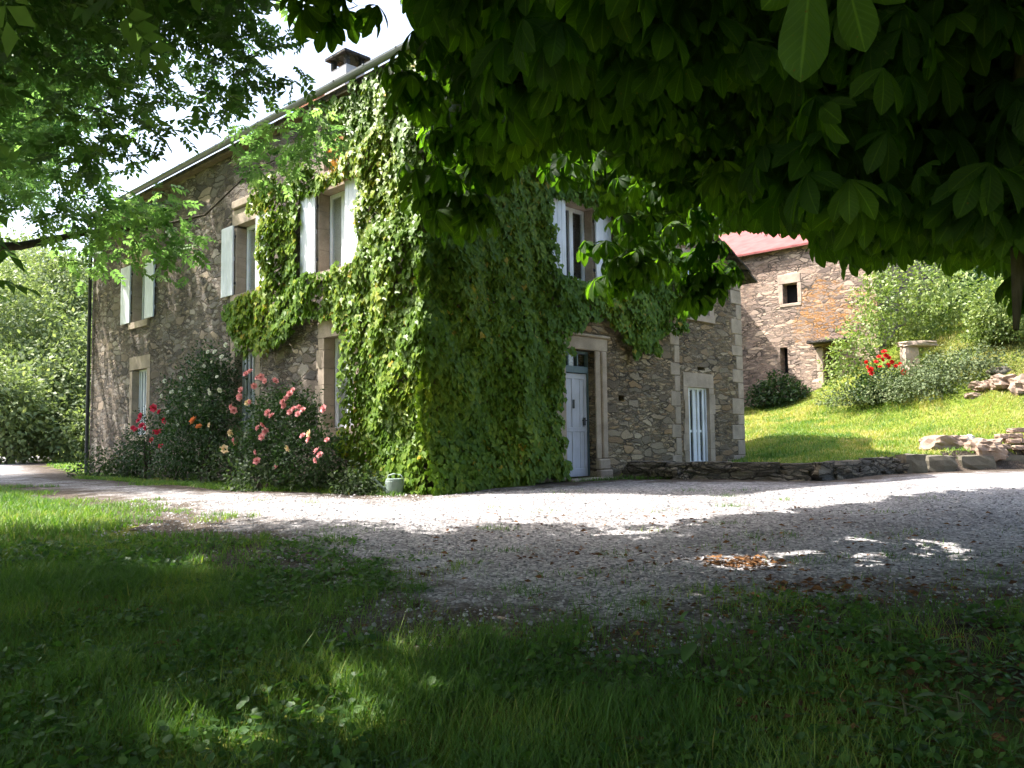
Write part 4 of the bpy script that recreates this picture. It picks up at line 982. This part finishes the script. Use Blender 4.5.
# near ash on the left
tA = np.concatenate([px_tips(ASH1, 600, 6.3, 10.2, (2.6, 11)), px_tips(ASH2, 130, 9.5, 11.5), px_tips(ASH3, 42, 9.2, 10.6), ell((-7.2, 6.0, 6.2), (5.6, 4.8, 3.4), 2700)])
tA = tA[tA[:, 2] > 2.3]; _v = view(tA); _m = (_v[2] > 0) & (_v[0] > -60) & (_v[0] < 1084) & (_v[1] > -60) & (_v[1] < 830); tA = np.concatenate([clumpy(tA[_m], .9, .45, 4), clumpy(tA[~_m], .9, .2, 4)]); tA = np.concatenate([tA, far_view(ell((-4.6, 3.2, 7.0), (5.2, 4.6, 3.0), 2800, .1))]); tA = tA[keep(tA, [ASH1, ASH2, ASH3], drop_px=.07, spread=.62)]  # last ellipsoid: out-of-view crown added overhead to shade the foreground
x_, y_, z_ = view(tA); vis = (z_ > 0) & (x_ > -40) & (x_ < 1060) & (y_ > -40) & (y_ < 820)
lv = merge([ash_leaves(tA[vis], 5, .88), ash_leaves(tA[~vis], 5, 1.75)])  # leaves out of view are enlarged for denser ground shade
low = np.array([(-8.6, 6.4, 3.3), at(-120, 250, 8.6)[:], at(20, 246, 9.8)[:], at(90, 232, 10.4)[:], at(150, 228, 10.8)[:], at(205, 215, 10.9)[:], at(250, 172, 10.4)[:], at(300, 148, 10.0)[:]])
build_tree('ash_tree', 'feathery green ash tree overhanging from the upper left', (-9.2, 6.2, tz(-9.2, 6.2)), (-8.6, 6.4, 3.4), tA, lv, M_ASH, 10, .3, 1.0, 3, 0, [(low, [.1, .07, .05, .035, .024, .015, .009, .005])], None, twmax=.55, twp=.6, ok=((x_ < 150) & (y_ < 200)) | ~vis)
# second ash beyond the frame, dappling the facade
tB = ell((-14.2, 21.5, 10.3), (5.2, 6.6, 5.6), 3000, .1); tB = clumpy(tB, .7, .28, 9); tR = np.array([hl(random.uniform(120, 335), random.uniform(350, 480), random.uniform(.4, 1.5)) + SUN * random.uniform(8, 14) for _ in range(700)]); tB = np.concatenate([tB, tR]); tB = tB[keep(tB, [[(-900, -900), (130, -900), (118, 60), (70, 130), (40, 200), (-900, 420)]], drop_px=.05, spread=.25)]  # tR: leaf tips added sunward of the roses to shade them
lv = ash_leaves(tB, 6, 1.5)
build_tree('ash_tree', 'ash tree standing by the drive left of the house', (-18.2, 20.5, tz(-18.2, 20.5)), (-17.6, 20.7, 5), tB, lv, M_ASH, 16, .28, 1.2, 5)

# ---- chestnut
def strip_uv(tmpl, n): 
    k = len(tmpl[0]); lu = np.tile(np.tile([-1., 0, 1.], k // 3), n); lv = np.tile(np.repeat(tmpl[0][1::3, 1], 3), n); return lu, lv
def chest_leaves(tips, per=5, tmpl=None):
    tmpl = tmpl or T_CHEST
    n = len(tips) * per
    tp = np.repeat(tips, per, 0); cv = np.repeat(rng.random(len(tips)), per)
    az = np.tile(np.arange(per) * 2 * np.pi / per, len(tips)) + np.repeat(rng.uniform(0, 6, len(tips)), per) + rng.normal(0, .3, n)
    pd = np.stack([np.cos(az), np.sin(az), rng.uniform(-.5, .35, n)], 1); pd = unit(pd); pl = rng.uniform(.1, .2, n)
    P = tp + pd * pl[:, None]
    Z = unit(np.array([0, 0, 1.]) + pd * .55 + rng.normal(0, .25, (n, 3))); Y = unit(pd - Z * np.sum(pd * Z, 1)[:, None]); X = np.cross(Y, Z)
    Ln = rng.uniform(.15, .235, n); var = np.clip(.5 * cv + .5 * rng.random(n), 0, 1); out = []
    pet = (np.array([(-.02, 0, 0), (.02, 0, 0), (.02, 1, 0), (-.02, 1, 0)]), np.array([(0, 1, 2, 3)]))
    out.append(scatter(*pet, tp, pd, Z, pl, var))
    for a in (-112, -68, -24, 22, 66, 110):
        ar = R(a) + rng.normal(0, .09, n); sc = (1.0, .92, .68)[0 if abs(a) < 40 else 1 if abs(a) < 80 else 2]
        dr = rng.uniform(.25, .85, (n, 1))
        d = unit(Y * np.cos(ar)[:, None] + X * np.sin(ar)[:, None] - Z * dr)
        out.append(scatter(*tmpl, P, d, Z + d * .3 + rng.normal(0, .12, (n, 3)), Ln * sc, var))
    return merge(out)
tW = np.concatenate([c + rng.normal(0, min(r, .55) * .3, (7 if r > .55 else 4 if r > .3 else 2, 3)) for c, r in WELLS])
def far_only(P, dmin):
    x, y, z = view(P); return P[~((z > .1) & (z < dmin) & (x > -150) & (x < 1180) & (y > -150) & (y < 900))]
NEAR1 = [(400, -80), (720, -80), (740, 150), (560, 110), (420, 60)]
NEAR2 = [(740, -80), (1110, -80), (1110, 240), (1000, 230), (860, 225), (790, 190), (735, 120)]
tC = np.concatenate([px_tips(CHEST, 3200, 6.0, 10.8, (2.5, 9)), px_tips(NEAR1, 55, 3.0, 4.6), px_tips(NEAR2, 230, 3.3, 5.6), px_tips(CHEST, 330, 4.6, 6.5, (2.35, 9)), px_tips(CHEST2, 16, 3.3, 4.0),
                     far_only(np.concatenate([ell((2.4, 5.2, 6.9), (7.2, 6.2, 3.9), 3600, .2), ell((5.5, 9.0, 6.6), (5, 5, 3.2), 1500, .2), ell((1.5, 9.8, 7.4), (5.4, 4.2, 2.8), 1800, .1), ell((3.0, -3.5, 6.2), (7.5, 6.5, 4.0), 2300, .3)]), 6.0)])  # further crown ellipsoids added for shade, the last unseen behind the camera
gpx = rng.uniform(380, 1000, 900); gpy = rng.uniform(528, 600, 900)
gfill = np.array([at(a_, b_, ground_y(a_, b_)) for a_, b_ in zip(gpx, gpy)]); gfill = gfill + SUN * (rng.uniform(5.8, 8.4, 900) / SUN[2])[:, None]  # crown tips added up the sun rays to shade the gravel
tC = np.concatenate([tC, far_only(gfill, 5.0)])
tC = tC[tC[:, 2] > 2.2]; tC = np.concatenate([tC[keep(tC, [CHEST, CHEST2], drop_px=.27)]])
x_, y_, z_ = view(tC); thin = (z_ > 0) & (x_ > 545) & (x_ < 750) & (y_ > 185) & (y_ < 320) & (rng.random(len(tC)) < .5); tC = np.concatenate([tC[~thin], tW])
x_, y_, z_ = view(tC); vis = (z_ > 0) & (x_ > -60) & (x_ < 1090) & (y_ > -60)
lv = merge([chest_leaves(tC[vis]), chest_leaves(tC[~vis], 5, strip_template([0, .65, 1], [.04, .24, .03], .3, .22))])
# two leaflets hanging close to the eye
hero = []
for (px, py, tx, ty, d, L_h, wr) in ((812, -42, 800, 84, 2.0, .3, .02), (842, -38, 866, 52, 2.05, .235, .0), (826, -60, 760, 10, 2.1, .2, 0), (830, -60, 905, 0, 2.15, .2, 0)):
    p = at(px, py, d); q = at(tx, ty, d + .06); y = unit(q - p); zv = unit(CAM - p) * -1
    hero.append(scatter(*strip_template([0, .12, .28, .45, .62, .76, .88, .96, 1.0], [.02, .07, .13, .175, .205, .2, .14, .06, .005], .25, .06), p[None], y[None], zv[None] + np.array([[0, 0, .35]]), np.array([np.linalg.norm(q - p)]), np.array([.75])))
T_low = strip_template([0, .65, 1], [.04, .24, .03], .3, .22)
uvs = []
for nt_, tm in ((vis.sum() * 5, T_CHEST), ((~vis).sum() * 5, T_low)):
    uvs.append((np.full(nt_ * 4, .5), np.full(nt_ * 4, .5))); uvs += [strip_uv(tm, nt_)] * 6
hk = strip_template([0, .12, .28, .45, .62, .76, .88, .96, 1.0], [.1] * 9); uvs += [strip_uv(hk, 1)] * len(hero)
LU = np.concatenate([u[0] for u in uvs]); LV = np.concatenate([u[1] for u in uvs])
lv = merge([lv] + hero)
build_tree('chestnut_tree', 'dark horse chestnut overhanging from the upper right, with big palmate leaves', (7.4, 3.6, tz(7.4, 3.6)), (7.0, 3.9, 2.9), tC, lv, M_CHEST, 30, .42, 1.2, 8, 5.0, [(np.array([at(1060, -160, 3.9), at(1030, -20, 3.75), at(1021, 120, 3.7), at(1019, 240, 3.65), at(1016, 330, 3.6)]), [.06, .05, .042, .036, .012])], {'lu': LU, 'lv': LV}, twmax=.8, twp=.7, ok=~vis | (y_ < 30))

# ------------------------------------------------------------------ watering can
wc = at(394, 491, 13.55)
can = empty('watering_can', (wc[0], wc[1], tz(wc[0], wc[1]) + .014), R(8), label='grey-green watering can standing at the foot of the creeper', cat='watering can')
bm = bmesh.new()
def ringbody(bm, prof, n=24, sx=1.25):
    rings = [[bm.verts.new((r * sx * math.cos(2 * math.pi * i / n), r * math.sin(2 * math.pi * i / n), z)) for i in range(n)] for r, z in prof]
    for a, b in zip(rings, rings[1:]):
        for i in range(n): bm.faces.new((a[i], a[(i + 1) % n], b[(i + 1) % n], b[i]))
    bm.faces.new(rings[0][::-1]); bm.faces.new(rings[-1])
ringbody(bm, [(.1, 0), (.112, .01), (.118, .06), (.112, .2), (.104, .225), (.108, .235), (.104, .245), (.07, .25), (.07, .235)])
bm_obj('body', bm, M_CAN, can, smooth=False)
V, Q = tubes([([(-.12, 0, .06), (-.2, 0, .12), (-.27, 0, .2), (-.3, 0, .235)], [.03, .024, .018, .016]), ([(-.3, 0, .235), (-.325, 0, .26)], [.02, .04])], 12); np_mesh('spout', V, Q, M_CAN, can, smooth=True)
V, Q = tubes([([(-.1, 0, .235), (-.09, 0, .3), (0, 0, .325), (.1, 0, .31), (.15, 0, .25), (.155, 0, .16), (.13, 0, .1)], [.011] * 7)], 8); np_mesh('handle', V, Q, M_CAN, can, smooth=True)

# ------------------------------------------------------------------ grass, herbs, litter
def gmask(x, y):
    """how gravelly (1) a spot is"""
    d = poly_dist(x, y, GRAVEL_POLY) + .9 * (vnoise(x * 1.1, y * 1.1, 21) - .5) * 2 + .5 * (vnoise(x * 4, y * 4, 22) - .5) * 2
    return d
def blades(n, box_, hmin, hmax, wid, fr_margin=1.25, thin=None):
    x0, x1, y0, y1 = box_; y = y0 + (y1 - y0) * rng.random(n); x = rng.uniform(x0, x1, n)
    k = np.abs(x) < (y + 1.0) * .64 * fr_margin + .5; x, y = x[k], y[k]
    return x, y
def grass_batch(x, y, h, wd, lean=.45, dv=0.0):
    n = len(x); P = np.stack([x, y, terrain(x, y) - .005], 1)
    az = rng.uniform(0, 2 * np.pi, n); ln = np.abs(rng.normal(0, lean, n))
    Y = np.stack([np.cos(az) * ln, np.sin(az) * ln, np.ones(n)], 1); Y = unit(Y)
    Zd = np.stack([np.cos(az), np.sin(az), -ln], 1)
    T, Fq = T_BLADE; X = unit(np.cross(Y, Zd)); Zd = np.cross(X, Y)
    V = P[:, None] + T[None, :, 0:1] * X[:, None] * wd[:, None, None] + T[None, :, 1:2] * Y[:, None] * h[:, None, None] + T[None, :, 2:3] * Zd[:, None] * h[:, None, None]
    Q = (np.arange(n) * 6)[:, None, None] + Fq[None]
    var = np.clip(.55 * vnoise(x * 1.5, y * 1.5, 31) + .4 * rng.random(n) + (rng.random(n) > .97) * .3 + dv, 0, 1)
    return V.reshape(-1, 3), Q.reshape(-1, 4), np.repeat(var, 2)
out = []
# near lawn
x, y = blades(230000, (-7, 6, 2.2, 7.5), 0, 0, 0)
gm = gmask(x, y); rightthin = sst((x - .7) / 1.3) * (.75 + .25 * sst((y - 2.6) / 1.6))
k = (gm < .12 + 1.0 * rng.random(len(x)) ** 3) & (rng.random(len(x)) > rightthin * (.6 + .4 * vnoise(x * 2, y * 2, 77)))
x, y = x[k], y[k]; tall = vnoise(x * 1.7, y * 1.7, 33)
out.append(grass_batch(x, y, (.05 + .11 * tall ** 1.5 + .04 * rng.random(len(x))) * np.where(rng.random(len(x)) > .985, 2.0, 1), rng.uniform(.003, .0065, len(x))))
# mid lawn at left
x, y = blades(130000, (-14, 3, 7.5, 16.5), 0, 0, 0); gm = gmask(x, y); k = gm < .1 + .15 * rng.random(len(x)); x, y = x[k], y[k]
out.append(grass_batch(x, y, .05 + .08 * vnoise(x * 1.2, y * 1.2, 34) * rng.random(len(x)) + .02, rng.uniform(.007, .013, len(x))))
# tufts in the gravel
tx = rng.uniform(-4, 8, 520); ty = rng.uniform(4.6, 13.5, 520); k = gmask(tx, ty) > 0; tx, ty = tx[k], ty[k]; k = rng.random(len(tx)) < np.clip(1.2 - (ty - 5) / 4.5, .06, 1); tx, ty = tx[k], ty[k]
nb = 90; x = np.repeat(tx, nb) + rng.normal(0, 1, len(tx) * nb) * np.repeat(rng.uniform(.05, .3, len(tx)), nb); y = np.repeat(ty, nb) + rng.normal(0, 1, len(tx) * nb) * np.repeat(rng.uniform(.04, .16, len(tx)), nb)
out.append(grass_batch(x, y, rng.uniform(.025, .1, len(x)), rng.uniform(.004, .009, len(x)), .7))
# verge along the drive and foot of the creeper
s_ = rng.random(9000); x = -10.5 + s_ * 8.6 + rng.normal(0, .12, 9000); y = np.interp(x, [-10.7, -5.2, -1.9], [20.4, 14.9, 13.4]) + rng.normal(0, .14, 9000)
out.append(grass_batch(x, y, rng.uniform(.03, .12, 9000), rng.uniform(.008, .014, 9000), .6))
# lawn behind the low wall; sunlit look put into lighter, yellower blades
x = rng.uniform(3, 22, 190000); y = rng.uniform(15.4, 34, 190000); k = (y > np.interp(x, WX, WY) + .15) & (x / y < .72) & (x > 5.3) & ((x - HO[0]) * er[0] + (y - HO[1]) * er[1] > -9) & (((x - HO[0]) * el_[0] + (y - HO[1]) * el_[1] < -.1) | ((x - HO[0]) * er[0] + (y - HO[1]) * er[1] > 10.7))
x, y = x[k], y[k]
out.append(grass_batch(x, y, rng.uniform(.04, .1, len(x)) * (1 + .8 * (vnoise(x * .8, y * .8, 35) > .62)), rng.uniform(.012, .022, len(x)), .45, .1 + .4 * (vnoise(x * .45, y * .45, 36) > .35) * vnoise(x * 1.3, y * 1.3, 37) + .3 * sst((x - 10) / 4)))
# far left strip of grass by the drive
x = rng.uniform(-30, -9, 30000); y = rng.uniform(18, 50, 30000); k = poly_dist(x, y, GRAVEL_POLY) < -.1; x, y = x[k], y[k]
out.append(grass_batch(x, y, rng.uniform(.05, .12, len(x)), rng.uniform(.02, .04, len(x))))
A = merge(out)
tag(np_mesh('grass', *A[:2], M_GRASS, None, A[2]), 'rough green grass of the lawns', 'grass', kind='stuff')

# herbs: clover, plantain, dandelion leaves among the grass
x, y = blades(42000, (-7, 6, 2.2, 9), 0, 0, 0); gm = gmask(x, y); c = vnoise(x * 2.2, y * 2.2, 41); k = (gm < .5) & (c > .42); x, y = x[k], y[k]; n = len(x)
az = rng.uniform(0, 6.28, n); Y = np.stack([np.cos(az), np.sin(az), rng.uniform(.1, .9, n)], 1); Z = np.array([0, 0, 1.]) + rng.normal(0, .3, (n, 3))
A1 = scatter(*T_ROUND, np.stack([x, y, terrain(x, y) + rng.uniform(.01, .07, n)], 1), Y, Z, rng.uniform(.025, .06, n), rng.random(n))
cx_, cy_ = blades(1700, (-6, 6, 2.3, 8), 0, 0, 0); k = gmask(cx_, cy_) < .6; cx_, cy_ = cx_[k], cy_[k]; m = 7
x = np.repeat(cx_, m); y = np.repeat(cy_, m); n = len(x); az = np.tile(np.arange(m) * .9, len(cx_)) + np.repeat(rng.uniform(0, 6, len(cx_)), m); Y = np.stack([np.cos(az), np.sin(az), rng.uniform(.25, 1.1, n)], 1)
A2 = scatter(*strip_template([0, .3, .7, 1], [.03, .11, .15, .02], .3, .45), np.stack([x, y, terrain(x, y)], 1), Y, np.array([0, 0, 1.]) - Y * .4, np.repeat(rng.uniform(.07, .16, len(cx_)), m) * rng.uniform(.7, 1.1, n), np.repeat(rng.random(len(cx_)), m))
A = merge([A1, A2]); tag(np_mesh('ground_cover', *A[:2], M_COVER, None, A[2]), 'low broad-leaved herbs growing among the grass', 'herbs', kind='stuff')

# leaf litter
lx, ly = [], []
for (px, py, n, sx, sy) in [(738, 566, 260, .18, .14), (815, 590, 140, .45, .2), (770, 610, 140, .5, .3), (600, 560, 60, .5, .3), (640, 640, 120, .5, .3), (860, 660, 160, .6, .4), (900, 590, 120, .6, .5), (390, 575, 50, .3, .1), (90, 610, 60, .4, .2), (170, 660, 30, .2, .1), (960, 690, 160, .4, .4), (900, 740, 120, .4, .3)]:
    p = at(px, py, ground_y(px, py)); lx.append(p[0] + rng.normal(0, sx, n)); ly.append(p[1] + rng.normal(0, sy, n))
lx.append(rng.uniform(-1, 7, 900)); ly.append(rng.uniform(4, 11, 900))
x = np.concatenate(lx); y = np.concatenate(ly); n = len(x); az = rng.uniform(0, 6.28, n)
A = scatter(*T_LEAF2, np.stack([x, y, terrain(x, y) + rng.uniform(.016, .04, n)], 1), np.stack([np.cos(az), np.sin(az), rng.uniform(-.1, .3, n)], 1), np.array([0, 0, 1.]) + rng.normal(0, .4, (n, 3)), rng.uniform(.03, .085, n), rng.random(n) * .85)
tag(np_mesh('leaf_litter', *A[:2], M_LITTER, None, A[2]), 'brown dead leaves scattered on the gravel and soil', 'dead leaves', kind='stuff')

# loose stones lying on the gravel
n = 22000; x = rng.uniform(-6, 9, n); y = 4.6 + 9 * rng.random(n) ** 1.3; k = (gmask(x, y) > -.1) & (np.abs(x) < y * .75); x, y = x[k], y[k]; n = len(x)
T = np.array([(-.5, -.4, 0), (.5, -.35, 0), (.45, .5, 0), (-.45, .4, 0), (-.25, -.2, .5), (.3, -.2, .45), (.22, .25, .55), (-.25, .25, .5)], float); Fq = np.array([(0, 1, 5, 4), (1, 2, 6, 5), (2, 3, 7, 6), (3, 0, 4, 7), (4, 5, 6, 7)])
az = rng.uniform(0, 6.28, n); A = scatter(T, Fq, np.stack([x, y, terrain(x, y) + .012], 1), np.stack([np.cos(az), np.sin(az), rng.normal(0, .2, n)], 1), np.array([0, 0, 1.]) + rng.normal(0, .25, (n, 3)), np.clip(rng.lognormal(-3.95, .35, n), .01, .045), rng.random(n))
g = G('loose_stone'); v_ = g.n('Attribute', {'attribute_name': 'var'}).outputs['Fac']
M_PEB = g.fin(g.ramp(v_, [(0, (.12, .115, .12)), (.5, (.29, .28, .285)), (1, (.5, .485, .48))]), .85, None, .2)
tag(np_mesh('pebbles', *A[:2], M_PEB, None, A[2]), 'loose pale stones of the gravel yard', 'gravel', kind='stuff')

# broad-leaved weeds at the right
def weed(px, py, h, nl, ls, lab, seed):
    r_ = np.random.default_rng(seed); yy = ground_y(px, py); p = at(px, py, yy); b = np.array([p[0], p[1], tz(p[0], p[1])])
    o = empty('broadleaf_weed', b, label=lab, cat='weed', group='broad-leaved weeds at lower right')
    az = np.arange(nl) * 2.4 + r_.uniform(0, 6); zz = np.linspace(.15, 1, nl) * h
    P = np.stack([.03 * np.cos(az), .03 * np.sin(az), zz], 1); Y = np.stack([np.cos(az), np.sin(az), r_.uniform(-.5, .35, nl)], 1)
    Pt = P + unit(Y) * .05
    A = scatter(*strip_template([0, .15, .4, .7, .9, 1], [.03, .2, .3, .25, .12, .01], .2, .35), Pt, Y, np.array([0, 0, 1.]) + Y * .3, ls * r_.uniform(.65, 1.1, nl) * (1.15 - .5 * zz / h), r_.random(nl))
    np_mesh('leaves', *A[:2], M_COVER, o, A[2])
    V, Q = tubes([(np.array([[0, 0, 0], [.01, 0, h * .5], [0, .015, h]]), [.008, .006, .004])] + [(np.array([[0, 0, z_], q]), [.004, .003]) for z_, q in zip(zz, Pt)], 5); np_mesh('stem', V, Q, M_TWIG, o)
for a in [(702, 668, .34, 9, .16, 'tall broad-leaved weed with drooping leaves on the dark soil', 1), (968, 672, .2, 5, .15, 'broad-leaved weed with an upright leaf near the right edge', 2), (1008, 625, .16, 4, .17, 'weed with rounded yellowish leaves at the right edge', 3), (890, 650, .18, 6, .13, 'low broad-leaved weed among dead leaves', 4),
          (770, 672, .2, 6, .13, 'weed with two hanging oval leaves right of the tallest weed', 5), (960, 740, .2, 7, .14, 'leafy weed at the bottom right corner', 6), (580, 630, .16, 7, .1, 'small weed at the ragged edge of the gravel', 7), (905, 735, .17, 6, .13, 'spreading weed in the grass at lower right', 8)]: weed(*a)
